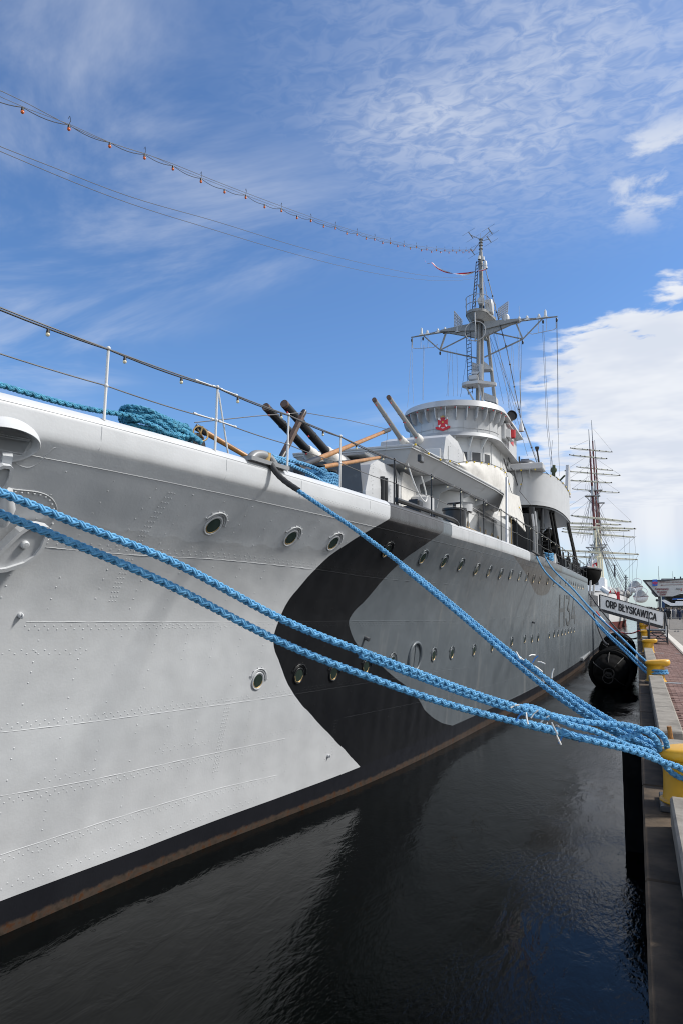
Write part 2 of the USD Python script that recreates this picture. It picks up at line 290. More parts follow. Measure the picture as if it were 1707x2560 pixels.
# ------------------------------------------------------------------ the ship's lines
XC = -8.9                                    # the ship's centre line
DECK, KNUCKLE, MAIN = 6.0, 5.6, 3.85         # heights of forecastle deck, knuckle and main deck
BREAK, STEM, STERN = 54.9, -7.0, 108.0
_wl = PchipInterpolator([-5.0, -2.5, 0, 3, 6.4, 8.6, 9.95, 11.7, 13.6, 16.25, 18.9, 22.7, 28.2, 41.4, 54.9, 70, 84, 95, 108],
                        [-8.82, -8.42, -7.98, -7.52, -7.06, -6.76, -6.53, -6.17, -5.79, -5.38, -5.07, -4.72, -4.25, -3.55, -3.2, -3.0, -2.95, -3.3, -5.2])
_kn = PchipInterpolator([-7.0, -6.0, -4.0, 0, 2.5, 4.6, 5.8, 7.5, 9.3, 10.8, 13.1, 16.5, 21.6, 28, 40, 55, 60, 70, 84, 95, 108],
                        [-8.82, -8.75, -8.2, -6.95, -6.25, -5.68, -5.40, -5.10, -4.86, -4.68, -4.45, -4.18, -3.83, -3.62, -3.42, -3.32, -3.3, -3.15, -3.1, -3.45, -5.4])
_g = PchipInterpolator([0, .177, .40, .53, .67, .83, .96, 1.0], [0, .05, .17, .25, .36, .59, .90, 1.0])
def wl(y): return np.where(np.asarray(y) < -5.0, -8.82, _wl(np.clip(y, -5, 108)))
def kn(y): return _kn(np.clip(y, -7, 108))
def hull_x(y, z):
    """x of the ship's side facing the quay"""
    y = np.asarray(y, float); z = np.asarray(z, float); w, k = wl(y), kn(y)
    low = w-0.10*np.clip(-z, 0, 5); side = w+(k-w)*_g(np.clip(z/KNUCKLE, 0, 1))
    band = k+0.028*(1-np.clip((5.72-z)/0.12, 0, 1)**2)-0.09*np.clip((z-5.88)/0.12, 0, 1)**2
    return np.where(z < 0, low, np.where(z <= KNUCKLE, side, band))
def hit(px, py, t0=3.0, t1=140.0):
    """the point of the ship's side seen at a pixel of the photograph"""
    d = P(px, py, d=1.0)-EYE
    ts = np.geomspace(t0, t1, 1600); q = EYE+ts[:, None]*d; f = q[:, 0]-hull_x(q[:, 1], np.minimum(q[:, 2], 5.99)); k = np.nonzero(np.diff(np.sign(f)) < 0)[0][0]
    g = lambda t: float((EYE+d*t)[0]-hull_x((EYE+d*t)[1], min((EYE+d*t)[2], 5.99)))
    return EYE+d*brentq(g, ts[k], ts[k+1])
def hull_n(y, z, e=0.02):
    a = (hull_x(y+e, z)-hull_x(y-e, z))/(2*e); b = (hull_x(y, z+e)-hull_x(y, z-e))/(2*e); n = np.array([1.0, -float(a), -float(b)]); return n/np.linalg.norm(n)
def plate_bulge(Y, Z):
    """how far an old plate lies off the fair line: hollow between the frames, and dented"""
    f = np.clip((Z-0.4)/0.5, 0, 1)*np.clip((5.45-Z)/0.4, 0, 1)*np.clip((60-Y)/10, 0, 1)
    return -f*0.009*(np.sin(PI*Y/0.62)**2)*(0.35+meshkit.noise(np.stack([Y*0.8, Z*0.9, 0*Y], -1), 3))-f*0.030*(meshkit.fbm(np.stack([Y*0.55, Z*0.6, 0*Y+4], -1), 3, 5)-0.5)
def skin_x(y, z): return float(hull_x(y, z))+float(plate_bulge(np.array([y], float), np.array([z], float))[0])
def on_hull(y, z, off=0.0):
    n = hull_n(y, z); return np.array([skin_x(y, z), y, z])+n*off

# paint lines of the camouflage as (height, distance along the ship), read off the ship's side
def paint_line(px, zlo, zhi, n=256, zmax=6.2):
    q = np.array([hit(*p) for p in px]); q = q[np.argsort(q[:, 2])]; z, k = np.unique(np.round(q[:, 2], 3), return_index=True); y = q[k, 1]
    grid = np.linspace(0, zmax, n); c = PchipInterpolator(z, y, extrapolate=False)(np.clip(grid, z[0], z[-1])); return z[0], c
zL, yL = paint_line([(974, 1296), (904, 1337), (843.5, 1375.7), (786, 1426.7), (741.5, 1477.7), (716, 1516), (701.6, 1544.7), (686, 1590), (688, 1620), (700, 1656), (714, 1694.5), (738, 1739), (773, 1780), (827, 1840), (901, 1918)], 0, 6)
zR, yR = paint_line([(1108, 1328), (1060, 1363), (1019, 1391.6), (964.7, 1442.6), (917, 1497), (872, 1551), (878.6, 1583), (894.5, 1615), (939, 1654.7), (987, 1694.5), (1025, 1725), (1047.6, 1752), (1065, 1779), (1100, 1806), (1143, 1816)], 0, 6)
zA, yA = paint_line([(1277, 1382), (1293, 1404.5), (1313, 1433.6), (1328.6, 1465), (1340, 1485), (1347, 1488.6)], 0, 6)
zB, yB = paint_line([(1350, 1489), (1362, 1488), (1373, 1476), (1380, 1456), (1392, 1439), (1405, 1428)], 0, 6)
BOOT = [hit(*p) for p in [(2, 2253), (350, 2125), (700, 1994), (900, 1918), (1100, 1828), (1300, 1738)]]
RUST = [hit(*p) for p in [(2, 2318), (350, 2168), (700, 2034), (1000, 1911), (1250, 1782)]]

def hull_material():
    zs = np.linspace(0, 6.2, 256); pos = zs/6.2
    ramp = lambda a, b: [(float(p), (float(u), float(v), 0.0)) for p, u, v in zip(pos, a, b)]
    yy = np.linspace(-10, 118, 256); bt = np.interp(yy, [q[1] for q in BOOT], [q[2] for q in BOOT]); ru = np.interp(yy, [q[1] for q in RUST], [q[2] for q in RUST])
    n = {'g': ('geometry', {}), 's': ('separate_xyz', {}), 'zf': ('math', dict(math_type='multiply', value2=1/6.2)), 'r1': ('rgb_ramp', dict(ramp=ramp(yL, yR))), 'r2': ('rgb_ramp', dict(ramp=ramp(yA, yB))),
         's1': ('separate_color', {}), 's2': ('separate_color', {}), 'yf': ('map_range', dict(from_min=-10.0, from_max=118.0, to_min=0.0, to_max=1.0, clamp=True)),
         'r3': ('rgb_ramp', dict(ramp=[(float((y+10)/128), (float(b), float(r), 0.0)) for y, b, r in zip(yy, bt, ru)])), 's3': ('separate_color', {}),
         'wob': ('noise_texture', dict(scale=1.6, detail=3.0)), 'w1': ('map_range', dict(from_min=0.0, from_max=1.0, to_min=-0.05, to_max=0.05))}
    l = [('g.position', 's.vector'), ('s.z', 'zf.value1'), ('zf.value', 'r1.fac'), ('zf.value', 'r2.fac'), ('r1.color', 's1.color'), ('r2.color', 's2.color'), ('s.y', 'yf.value'), ('yf.result', 'r3.fac'), ('r3.color', 's3.color'), ('g.position', 'wob.vector'), ('wob.fac', 'w1.value')]
    def m(name, kind, a, b):
        n[name] = ('math', dict(math_type=kind))
        for k, v in ((1, a), (2, b)):
            if isinstance(v, str): l.append((v, f'{name}.value{k}'))
            else: n[name][1][f'value{k}'] = v
    m('yw', 'add', 's.y', 'w1.result')
    m('aL', 'greater_than', 'yw.value', 's1.r'); m('aR', 'greater_than', 'yw.value', 's1.g'); m('aA', 'greater_than', 'yw.value', 's2.r'); m('aB', 'less_than', 'yw.value', 's2.g'); m('az', 'greater_than', 's.z', float(zA)); m('ab1', 'multiply', 'aA.value', 'aB.value'); m('ab', 'multiply', 'ab1.value', 'az.value')
    m('bt', 'less_than', 's.z', 's3.r'); n['rz'] = ('noise_texture', dict(scale=6.0, detail=8.0, roughness=0.7)); l.append(('g.position', 'rz.vector')); n['rzm'] = ('map_range', dict(from_min=0.2, from_max=0.8, to_min=-0.05, to_max=0.05)); l.append(('rz.fac', 'rzm.value')); m('zr', 'add', 's.z', 'rzm.result'); m('ru0', 'subtract', 's3.g', 'zr.value')
    n['ru'] = ('map_range', dict(from_min=-0.02, from_max=0.025, clamp=True)); l.append(('ru0.value', 'ru.value'))
    m('bandz', 'greater_than', 's.z', 5.61); m('bandy', 'greater_than', 's.y', 16.6); m('bandy2', 'less_than', 's.y', 26.6); m('band0', 'multiply', 'bandz.value', 'bandy.value'); m('band', 'multiply', 'band0.value', 'bandy2.value')
    m('dkb', 'multiply', 'bandz.value', 'aL.value')
    # colours
    def mixc(name, fac, a, b):
        n[name] = ('mix_color', dict(use_clamp=False)); l.append((fac, name+'.fac'))
        for k, v in (('a', a), ('b', b)):
            if isinstance(v, str): l.append((v, f'{name}.{k}'))
            else: n[name][1][k] = v
    mixc('c1', 'aL.value', (0.470, 0.480, 0.490), (0.0085, 0.0090, 0.0105)); mixc('c1b', 'dkb.value', 'c1.color' if False else 'c1.result', (0.060, 0.060, 0.063))
    mixc('c2', 'aR.value', 'c1b.result', (0.098, 0.112, 0.124)); mixc('c3', 'ab.value', 'c2.result', (0.062, 0.057, 0.052)); mixc('c4', 'band.value', 'c3.result', (0.40, 0.405, 0.41))
    # scuffs, soot and pale streaks running down
    n['mp'] = ('mapping', dict(scale=(2.2, 2.2, 0.22))); n['st'] = ('noise_texture', dict(scale=1.0, detail=6.0, roughness=0.6)); n['sr'] = ('map_range', dict(range_type='smoothstep', from_min=0.52, from_max=0.78, to_max=0.60, clamp=True))
    l += [('g.position', 'mp.vector'), ('mp.vector', 'st.vector'), ('st.fac', 'sr.value')]
    m('far', 'greater_than', 's.y', 15.0); m('stf', 'multiply', 'sr.result', 'aR.value'); m('bow', 'subtract', 1.0, 'aL.value'); m('bw2', 'multiply', 'bow.value', 'sr.result'); m('bw3', 'multiply', 'bw2.value', 0.22); mixc('c4b', 'bw3.value', 'c4.result', (0.36, 0.355, 0.34)); mixc('c5', 'stf.value', 'c4b.result', (0.20, 0.205, 0.205))
    n['gn'] = ('noise_texture', dict(scale=0.8, detail=6.0, roughness=0.65)); n['gr'] = ('map_range', dict(from_min=0.25, from_max=0.75, to_min=0.91, to_max=1.06, clamp=True)); n['c6'] = ('mix_color', dict(blend_type='multiply', fac=1.0, use_clamp=False)); l += [('g.position', 'gn.vector'), ('gn.fac', 'gr.value'), ('c5.result', 'c6.a'), ('gr.result', 'c6.b')]
    n['sp'] = ('noise_texture', dict(scale=7.0, detail=8.0, roughness=0.75)); n['spr'] = ('map_range', dict(range_type='smoothstep', from_min=0.66, from_max=0.76, to_max=0.5, clamp=True)); mixc('c7', 'spr.result', 'c6.result', (0.30, 0.285, 0.265)); l += [('g.position', 'sp.vector'), ('sp.fac', 'spr.value')]
    n['c7'][1]['fac'] = 0.0; l.remove(('spr.result', 'c7.fac')); m('spl', 'multiply', 'spr.result', 'aL.value'); m('spl2', 'multiply', 'spl.value', 0.25); l.append(('spl2.value', 'c7.fac'))
    mixc('c8', 'bt.value', 'c7.result', (0.0095, 0.010, 0.013))
    n['rn'] = ('noise_texture', dict(scale=9.0, detail=6.0, roughness=0.7)); n['rr'] = ('rgb_ramp', dict(ramp=[(0.0, (0.020, 0.015, 0.010)), (0.36, (0.034, 0.025, 0.018)), (0.52, (0.056, 0.042, 0.033)), (0.64, (0.062, 0.024, 0.009)), (0.76, (0.034, 0.036, 0.010)), (1.0, (0.03, 0.03, 0.02))])); l += [('g.position', 'rn.vector'), ('rn.fac', 'rr.fac')]
    mixc('c9', 'ru.result', 'c8.result', 'rr.color')
    # oil-canned plates, dents and brush texture
    n['b1'] = ('noise_texture', dict(scale=1.1, detail=2.0, roughness=0.5)); n['b2'] = ('noise_texture', dict(scale=26.0, detail=3.0, roughness=0.6)); m('b2s', 'multiply', 'b2.fac', 0.045); m('bb', 'add', 'b1.fac', 'b2s.value')
    n['dm'] = ('noise_texture', dict(scale=2.3, detail=4.0)); l.append(('g.position', 'dm.vector')); m('dm1', 'multiply', 'dm.fac', 'bandz.value'); m('dm2', 'multiply', 'dm1.value', 0.55); m('far2', 'multiply', 'dm2.value', 'aL.value'); m('bb2', 'add', 'bb.value', 'far2.value')
    l += [('g.position', 'b1.vector'), ('g.position', 'b2.vector')]
    n['bmp'] = ('bump', dict(strength=0.65, distance=0.05)); l.append(('bb2.value', 'bmp.height'))
    n['rg'] = ('map_range', dict(from_min=0.3, from_max=0.7, to_min=0.30, to_max=0.44, clamp=True)); l.append(('gn.fac', 'rg.value'))
    n['p'] = ('principled_bsdf', dict(specular_ior_level=0.38)); l += [('c9.result', 'p.base_color'), ('bmp.normal', 'p.normal'), ('rg.result', 'p.roughness')]
    M['hull_paint'] = usdkit.material(stage, '/World/Looks/hull_paint', n, l, surface='p.BSDF')
hull_material()

def water_material():
    n = {'g': ('geometry', {}), 'p': ('principled_bsdf', dict(base_color=(0.0009, 0.0013, 0.0012), roughness=0.03, ior=1.333, specular_ior_level=0.20)),
         'm1': ('mapping', dict(rotation=(0, 0, 0.35), scale=(3.4, 1.5, 1))), 'n1': ('noise_texture', dict(scale=1.0, detail=4.0, roughness=0.55, distortion=0.6)),
         'm2': ('mapping', dict(rotation=(0, 0, -0.7), scale=(20.0, 9.0, 1))), 'n2': ('noise_texture', dict(scale=1.0, detail=3.0, roughness=0.55, distortion=0.3)),
         'n3': ('noise_texture', dict(scale=0.35, detail=2.0)), 'k': ('map_range', dict(range_type='smoothstep', from_min=0.40, from_max=0.62, to_min=0.10, to_max=1.0, clamp=True)),
         's': ('separate_xyz', {}), 'kx': ('map_range', dict(range_type='smoothstep', from_min=-5.0, from_max=-1.6, to_min=0.25, to_max=1.0, clamp=True)), 'kk': ('math', dict(math_type='multiply')),
         'a2': ('math', dict(math_type='multiply')), 'a3': ('math', dict(math_type='multiply', value2=0.30)), 'a4': ('math', dict(math_type='multiply', value2=0.36)), 'sum': ('math', dict(math_type='add')), 'b': ('bump', dict(strength=1.0, distance=0.035))}
    l = [('g.position', 'm1.vector'), ('m1.vector', 'n1.vector'), ('g.position', 'm2.vector'), ('m2.vector', 'n2.vector'), ('g.position', 'n3.vector'), ('n3.fac', 'k.value'), ('g.position', 's.vector'), ('s.x', 'kx.value'), ('k.result', 'kk.value1'), ('kx.result', 'kk.value2'),
         ('n2.fac', 'a2.value1'), ('kk.value', 'a2.value2'), ('a2.value', 'a3.value1'), ('n1.fac', 'a4.value1'), ('a3.value', 'sum.value1'), ('a4.value', 'sum.value2'), ('sum.value', 'b.height'), ('b.normal', 'p.normal')]
    M['water'] = usdkit.material(stage, '/World/Looks/water', n, l, surface='p.BSDF')
water_material()

# ------------------------------------------------------------------ setting: water, quay, paving, road
W_ = 3000.0
obj('water', (np.array([[-W_, -W_, 0], [0.45, -W_, 0], [0.45, 320, 0], [-W_, 320, 0], [0.45, 320, 0], [W_, 320, 0], [W_, W_, 0], [-W_, W_, 0]]), np.array([[0, 1, 2, 3], [3, 4, 5, 6], [3, 6, 7, 7]])[:2]), 'water', kind='structure')
obj('water', (np.array([[-W_, 320, 0], [W_, W_, 0], [-W_, W_, 0]]), np.array([[0, 1, 2]])), 'water', kind='structure')
LEDGE = 1.94; BOLL_Y = [8.2+12.4*i for i in range(6)]; BX = 0.44
quay = thing('quay', None, None, kind='structure')
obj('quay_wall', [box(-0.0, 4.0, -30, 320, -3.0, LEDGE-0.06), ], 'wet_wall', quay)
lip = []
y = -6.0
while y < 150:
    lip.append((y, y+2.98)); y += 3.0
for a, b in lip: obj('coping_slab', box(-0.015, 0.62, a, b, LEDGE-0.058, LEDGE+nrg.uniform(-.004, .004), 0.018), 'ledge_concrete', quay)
# raised kerb blocks between the bollards, with a gap round each bollard
kb = [(-6, -3.2), (-3.18, -0.3), (-0.28, 2.6), (2.62, 5.0), (5.02, 7.45), (8.95, 10.55), (11.15, 13.8), (13.82, 16.8), (16.82, 19.85)]
for i in range(1, 8):
    a = BOLL_Y[0]+12.4*i+0.75 if i else 0; b = a+10.9; k = 4; w = (b-a)/k
    kb += [(a+j*w+0.01, a+(j+1)*w-0.01) for j in range(k)]
for a, b in kb:
    z1 = 2.22+nrg.uniform(-.006, .006)
    obj('kerb_block', box(0.225, 0.56, a, b, LEDGE+0.006, z1, 0.022), 'kerb_concrete', quay)
obj('timber_peg', bar((0.40, 10.93, 1.95), (0.36, 10.88, 2.33), 0.035, 0.03), 'varnished_wood', quay)
bed = obj('brick_pavement', box(0.56, 1.72, -30, 150, 1.5, 1.975), 'joint_sand', kind='structure')
# clay setts: the nearest ones singly, the rest of them joined
cells = []
for j in range(0, 900):
    yy = 4.0+j*0.105+0.018*math.sin(j*2.1)
    for i in range(6):
        x0 = 0.585+i*0.20+(0.10 if j % 2 else 0.0)
        if x0+0.19 > 1.74: continue
        cells.append((x0, yy))
def skew(m, x0, k):
    v = np.array(m.vertices); v[:, 1] += (v[:, 0]-x0-0.097)*k; return v, m.faces
def sett(x0, yy):
    h = 1.999+nrg.uniform(-.004, .004); return skew(box(x0+nrg.uniform(-.003, .003), x0+0.194+nrg.uniform(-.004, .002), yy+nrg.uniform(-.003, .002), yy+0.098+nrg.uniform(-.003, .002), 1.96, h, 0.005), x0, nrg.uniform(-.05, .05))
seen = [c for c in cells if 8.6 < c[1] < 17 and c[0]+0.1 < 0.585+(c[1]-7.2)*0.115]
seen = sorted(seen, key=lambda c: c[1])[:290]; ss = set(seen)
for c in seen: obj('brick', sett(*c), f'paving_brick_{"abcd"[int(nrg.integers(4))]}', bed)
rest = [[] for _ in range(4)]
for c in cells:
    if c not in ss and c[1] < 60: rest[int(nrg.integers(4))].append(sett(*c))
for k in range(4): obj('far_bricks', rest[k], f'paving_brick_{"abcd"[k]}', bed, kind='stuff')
obj('far_paving', box(0.585, 1.70, 60.1, 150, 1.96, 1.997), 'paving_brick_a', bed, kind='stuff')
obj('drain_channel', [box(0.62, 1.0, 20.15, 20.35, 1.97, 2.008, 0.004)], 'steel_plate', bed); obj('drain_channel', [box(0.62, 1.0, 32.5, 32.7, 1.97, 2.008, 0.004)], 'steel_plate', bed)
obj('drain_slab', [box(1.01, 1.16, 20.13, 20.37, 1.97, 2.010, 0.004)], 'kerb_concrete', bed)
road = obj('road', box(1.72, 200, -30, 320, 1.5, 1.996), 'asphalt', kind='structure')
obj('painted_line', [box(1.80, 2.10, a, a+5.95, 1.997, 2.003) for a in np.arange(-10, 130, 6.0)], 'line_white', road)
obj('drainage_grate', box(1.45, 1.62, 32.4, 32.5, 1.97, 2.01), 'steel_plate', bed)
# the timber and rubber fender pile that stands against the wall
t = thing('fender_pile', 'black fender pile standing against the quay wall below the nearest bollard', 'fender pile')
obj('facing_board', [box(-0.31, -0.012, 12.75, 13.25, -1.5, 1.86, 0.02)], 'black_rubber', t); obj('top_bracket', [box(-0.33, -0.01, 12.72, 13.28, 1.861, 1.90, 0.006), box(-0.26, -0.02, 12.66, 12.718, 1.72, 1.78, 0.006)], 'black_steel', t)

# ------------------------------------------------------------------ the warship: hull
ship = thing('warship', 'long grey destroyer in black and grey camouflage lying alongside the quay', 'warship')
def grid_mesh(ys, zs, side=1):
    Y, Z = np.meshgrid(ys, zs, indexing='ij'); X = hull_x(Y, Z)
    # plates bulge a little inwards between the frames, as on any old ship
    X = X+plate_bulge(Y, Z)
    Xo = X if side > 0 else 2*XC-X
    v = np.stack([Xo, Y, Z], -1).reshape(-1, 3); n, m = len(ys), len(zs); i, j = np.meshgrid(np.arange(n-1), np.arange(m-1), indexing='ij')
    f = np.stack([i*m+j, (i+1)*m+j, (i+1)*m+j+1, i*m+j+1], -1).reshape(-1, 4)
    return v, (f if side > 0 else f[:, ::-1])
zf_ = np.r_[-1.2, -0.6, np.arange(-0.2, 5.2, 0.10), np.linspace(5.2, 5.5, 5)[1:], 5.54, 5.57, 5.595, 5.62, 5.65, 5.70, 5.78, 5.86, 5.90, 5.94, 5.97, 6.0]
ysn = np.r_[np.linspace(STEM, 2, 40), np.arange(2.1, 26, 0.10), np.linspace(26.2, BREAK, 90)]
zaft = zf_[zf_ < MAIN-0.02]; zaft = np.r_[zaft, MAIN]; ysa = np.linspace(BREAK, STERN, 60)
coarse = np.linspace(STEM, BREAK, 50); ca = np.linspace(BREAK, STERN, 24)
hm = [grid_mesh(ysn, zf_), grid_mesh(ysa, zaft), grid_mesh(coarse, zf_, -1), grid_mesh(ca, zaft, -1)]
bz = np.linspace(MAIN, DECK, 6); bx = hull_x(np.full(6, BREAK), bz)
hm.append((np.vstack([np.c_[bx, np.full(6, BREAK), bz], np.c_[2*XC-bx, np.full(6, BREAK), bz]]), np.array([[i, i+6, i+7, i+1] for i in range(5)])))
tz = np.linspace(-1.2, MAIN, 8); tx = hull_x(np.full(8, STERN), tz); hm.append((np.vstack([np.c_[tx, np.full(8, STERN), tz], np.c_[2*XC-tx, np.full(8, STERN), tz]]), np.array([[i, i+8, i+9, i+1] for i in range(7)])))
HAWSE = hit(12, 1104)
v_, f_ = hm[0]; ce = v_[f_].mean(1); hm[0] = (v_, f_[((ce[:, 1]-HAWSE[1])/0.25)**2+((ce[:, 2]-HAWSE[2])/0.15)**2 > 1])
obj('hull', hm, 'hull_paint', ship, smooth=40)
def deck_sheet(y0, y1, z, inset, n=60):
    ys = np.linspace(y0, y1, n); e = hull_x(ys, np.full(n, min(z, 5.99)))-inset; v = np.vstack([np.c_[e, ys, np.full(n, z)], np.c_[2*XC-e, ys, np.full(n, z)]])
    return v, np.array([[i, i+1, n+i+1, n+i] for i in range(n-1)])
obj('forecastle_deck', deck_sheet(STEM, BREAK, DECK-0.03, 0.0), 'dark_grey_paint', ship); obj('main_deck', deck_sheet(BREAK, STERN, MAIN-0.03, 0.0), 'dark_grey_paint', ship)

# seams of the shell plating (a lap 8 mm proud) and the edges of the sheer strake
def seam(px, r=0.009, n=None):
    q = np.array([hit(*p) for p in px]); ys = np.arange(q[:, 1].min(), q[:, 1].max(), 0.25); zz = PchipInterpolator(*[a[np.argsort(q[:, 1])] for a in (q[:, 1], q[:, 2])])(ys)
    return ys, zz
SEAMS = {'A': [(115, 1368), (300, 1385), (560, 1400), (800, 1425), (900, 1440), (1000, 1451), (1150, 1462)], 'B': [(66, 1555), (300, 1555), (700, 1554), (872, 1553), (1200, 1550), (1290, 1543), (1440, 1530)],
         'C': [(4, 1832), (270, 1800), (700, 1742), (830, 1722), (1000, 1694), (1180, 1668)], 'D': [(2, 1991), (230, 1950), (480, 1896), (720, 1846)],
         'E': [(2, 2139), (240, 2062), (480, 1990), (700, 1938)], 'F': [(2, 2236), (240, 2152), (480, 2066), (660, 2003)],
         'G': [(860, 1795), (1000, 1766), (1140, 1737), (1300, 1690)], 'H': [(1140, 1812), (1250, 1760), (1395, 1690)], 'K': [(1330, 1640), (1450, 1600)]}
for key, px in SEAMS.items():
    ys, zz = seam(px)
    if key in 'F': continue
    p = np.array([on_hull(a, b, 0.0) for a, b in zip(ys, zz)]); obj('plate_seam', tube(p, 0.0045 if key in 'ACDE' else 0.004, 5), 'hull_paint', ship, smooth=True)
ys = np.r_[np.arange(4.0, 30, 0.4)]; obj('plate_seam', tube([on_hull(a, 5.44, 0.0) for a in ys], 0.005, 5), 'hull_paint', ship, smooth=True); obj('gunwale_bead', tube([(float(hull_x(a, 5.90))+0.0, a, 5.905) for a in np.arange(3, 54, 0.4)], 0.005, 5), 'hull_paint', ship, smooth=True)
for a in (5.75, 7.75, 9.55, 11.9): obj('strake_butt', tube([(float(hull_x(a, z)), a, z) for z in (5.62, 5.75, 5.88)], 0.006, 4), 'hull_paint', ship)
# rivets: low round heads along every frame and beside every seam
dome = np.array([[math.cos(a), math.sin(a), 0] for a in np.arange(8)*PI/4]+[[0.66*math.cos(a), 0.66*math.sin(a), 0.36] for a in np.arange(8)*PI/4]+[[0, 0, 0.48]])
df = np.array([[i, (i+1) % 8, 8+(i+1) % 8] for i in range(8)]+[[i, 8+(i+1) % 8, 8+i] for i in range(8)]+[[8+i, 8+(i+1) % 8, 16] for i in range(8)])
rv = []
seam_z = {}
for k, px in SEAMS.items():
    ys, zz = seam(px); seam_z[k] = (ys, zz)
def clear(y, z):
    return all((y-a)**2+(z-b)**2 > r*r for a, b, r in HOLES)
PORTS_UP = [(532, 1314), (727, 1345), (832, 1358), (965, 1378), (1055, 1396), (1108, 1406), (1150, 1414), (1189, 1426), (1221, 1431), (1250, 1437), (1275, 1438.5), (1297, 1442.5), (1315, 1445), (1332, 1449), (1347.5, 1451), (1367.6, 1453.7), (1383, 1459), (1398, 1461.5)] + [(1150+a/4.48, 1380+b/4.48) for a, b in [(1180, 345), (1215, 355), (1240, 365), (1265, 372), (1290, 378), (1315, 385), (1338, 392), (1360, 398), (1380, 402)]]
PORTS_LOW = [(645, 1703), (747, 1690), (835, 1685), (914, 1668), (980, 1656), (1083, 1640), (1128, 1635), (1183.5, 1628), (1229, 1619), (1278, 1606), (1310.7, 1600), (1328.6, 1599), (1343.7, 1595.4), (1372, 1590), (1383.7, 1586.5), (1393.3, 1585.4), (1403.3, 1583), (1411.6, 1582), (1419.4, 1578.7), (1426.8, 1577.5), (1433.9, 1576.4)]
ports = [hit(*p) for p in PORTS_UP+PORTS_LOW]; DISC = hit(1035, 1643)
HOLES = [(q[1], q[2], 0.30) for q in ports]+[(DISC[1], DISC[2], 0.45)]
def rivet(y, z, r=0.0135):
    r *= 0.98
    if not clear(y, z): return
    n = hull_n(y, z); rv.append((np.array([skin_x(y, z), y, z])-n*0.001+(dome*r)@basis_to(n).T, df))
for i, y in enumerate(np.arange(4.3, 24, 0.62)):
    for z in np.arange(0.85, 5.36, 0.125):
        if any(abs(np.interp(y, *seam_z[k])-z) < 0.10 for k in 'ABCDE' if seam_z[k][0][0] < y < seam_z[k][0][-1]): continue
        if nrg.random() < 0.10 or (z < 3.0 and nrg.random() < 0.25): continue
        rivet(y+nrg.uniform(-.006, .006), z+nrg.uniform(-.01, .01), nrg.uniform(.010, .014))
for y0, z0, z1 in ((7.05, 3.95, 5.35), (13.2, 0.9, 1.6), (9.9, 1.2, 2.4)):       # butts with three rows
    for z in np.arange(z0, z1, 0.06):
        for k in (-0.05, 0.0, 0.05): rivet(y0+k+0.02*(int(z*100) % 2), z, 0.0125)
for k, off in (('A', 1), ('B', -1), ('C', 1), ('D', -1), ('E', -1)):
    ys, zz = seam_z[k]
    for s, y in enumerate(np.arange(ys[0], min(ys[-1], 20.5), 0.062)):
        z = np.interp(y, ys, zz)+off*(0.045+0.045*(s % 2)); rivet(y, z, 0.0125)
for k, zoff in (('F', 0.06),):
    ys, zz = seam_z[k]
    for s, y in enumerate(np.arange(ys[0], ys[-1], 0.07)): rivet(y, np.interp(y, ys, zz)+0.05+0.05*(s % 2), 0.0125)
for s, y in enumerate(np.arange(9.5, 16, 0.06)): rivet(y, 5.66+0.028*(s % 2), 0.009)
for y0, z0, m in ((8.5, 1.75, 16), (6.6, 1.72, 12), (10.5, 1.62, 22), (5.6, 3.35, 18), (8.0, 3.6, 20)):
    for s in range(m): rivet(y0+0.075*s, z0+0.045*(s % 2)-0.004*s, 0.0115)
obj('rivets', rv, 'hull_paint', ship, smooth=50, kind='stuff')
# portholes: ring, glass and the double rain eyebrow over each
for i, q in enumerate(ports):
    n = hull_n(q[1], q[2]); ty = np.cross([0, 0, 1.0], n); ty /= np.linalg.norm(ty); up = np.cross(n, ty); c = np.array([skin_x(q[1], q[2])+0.004, q[1], q[2]])
    r = 0.150 if q[2] > 3.2 else 0.142; near = q[1] < 24; ns = 28 if near else 14
    def ring(rad, tr, off, a0, a1, sides=6, ns=ns): t = np.linspace(a0, a1, ns+1); return tube([c+n*off+ty*rad*math.cos(u)+up*rad*math.sin(u) for u in t], tr, sides, caps=a1-a0 < 6.2)
    rim = obj('porthole', [ring(r, 0.014, 0.004, 0, 2*PI), ring(r-0.018, 0.010, 0.0, 0, 2*PI)], 'hull_paint', ship, smooth=True)
    obj('brass_ring', ring(r-0.026, 0.011, 0.002, PI*1.02, PI*1.98), 'brass', rim, smooth=True)
    t = np.arange(24)*2*PI/24; g = np.vstack([[c+n*0.007], [c+n*0.007+ty*(r-0.020)*math.cos(u)+up*(r-0.020)*math.sin(u) for u in t]])
    obj('glass', (g, np.array([[0, 1+k, 1+(k+1) % 24] for k in range(24)])), 'porthole_glass', rim)
    a0, a1 = PI*0.02, PI*0.86
    eb = [ring(r+0.075, 0.013, 0.008, a0, a1), ring(r+0.045, 0.008, 0.004, a0+0.05, a1+0.10)]
    if near: eb += [sphere(c+n*0.004+ty*(r+0.10)*math.cos(u)+up*(r+0.10)*math.sin(u), 0.010, 1) for u in np.linspace(a0, a1, 7)]
    obj('eyebrow', eb, 'hull_paint', rim, smooth=True)
n = hull_n(DISC[1], DISC[2]); ty = np.cross([0, 0, 1.0], n); ty /= np.linalg.norm(ty); up = np.cross(n, ty); c = on_hull(DISC[1], DISC[2])
d = obj('round_cover', [tube([c+n*0.02+ty*0.36*math.cos(u)+up*0.36*math.sin(u) for u in np.linspace(0, 2*PI, 33)], 0.040, 8, caps=False)], 'hull_paint', ship, smooth=True, label='big blanked round opening with a raised rim')
obj('cover_ridge', bar(c+n*0.006-up*0.33, c+n*0.006+up*0.33, 0.012), 'hull_paint', d)
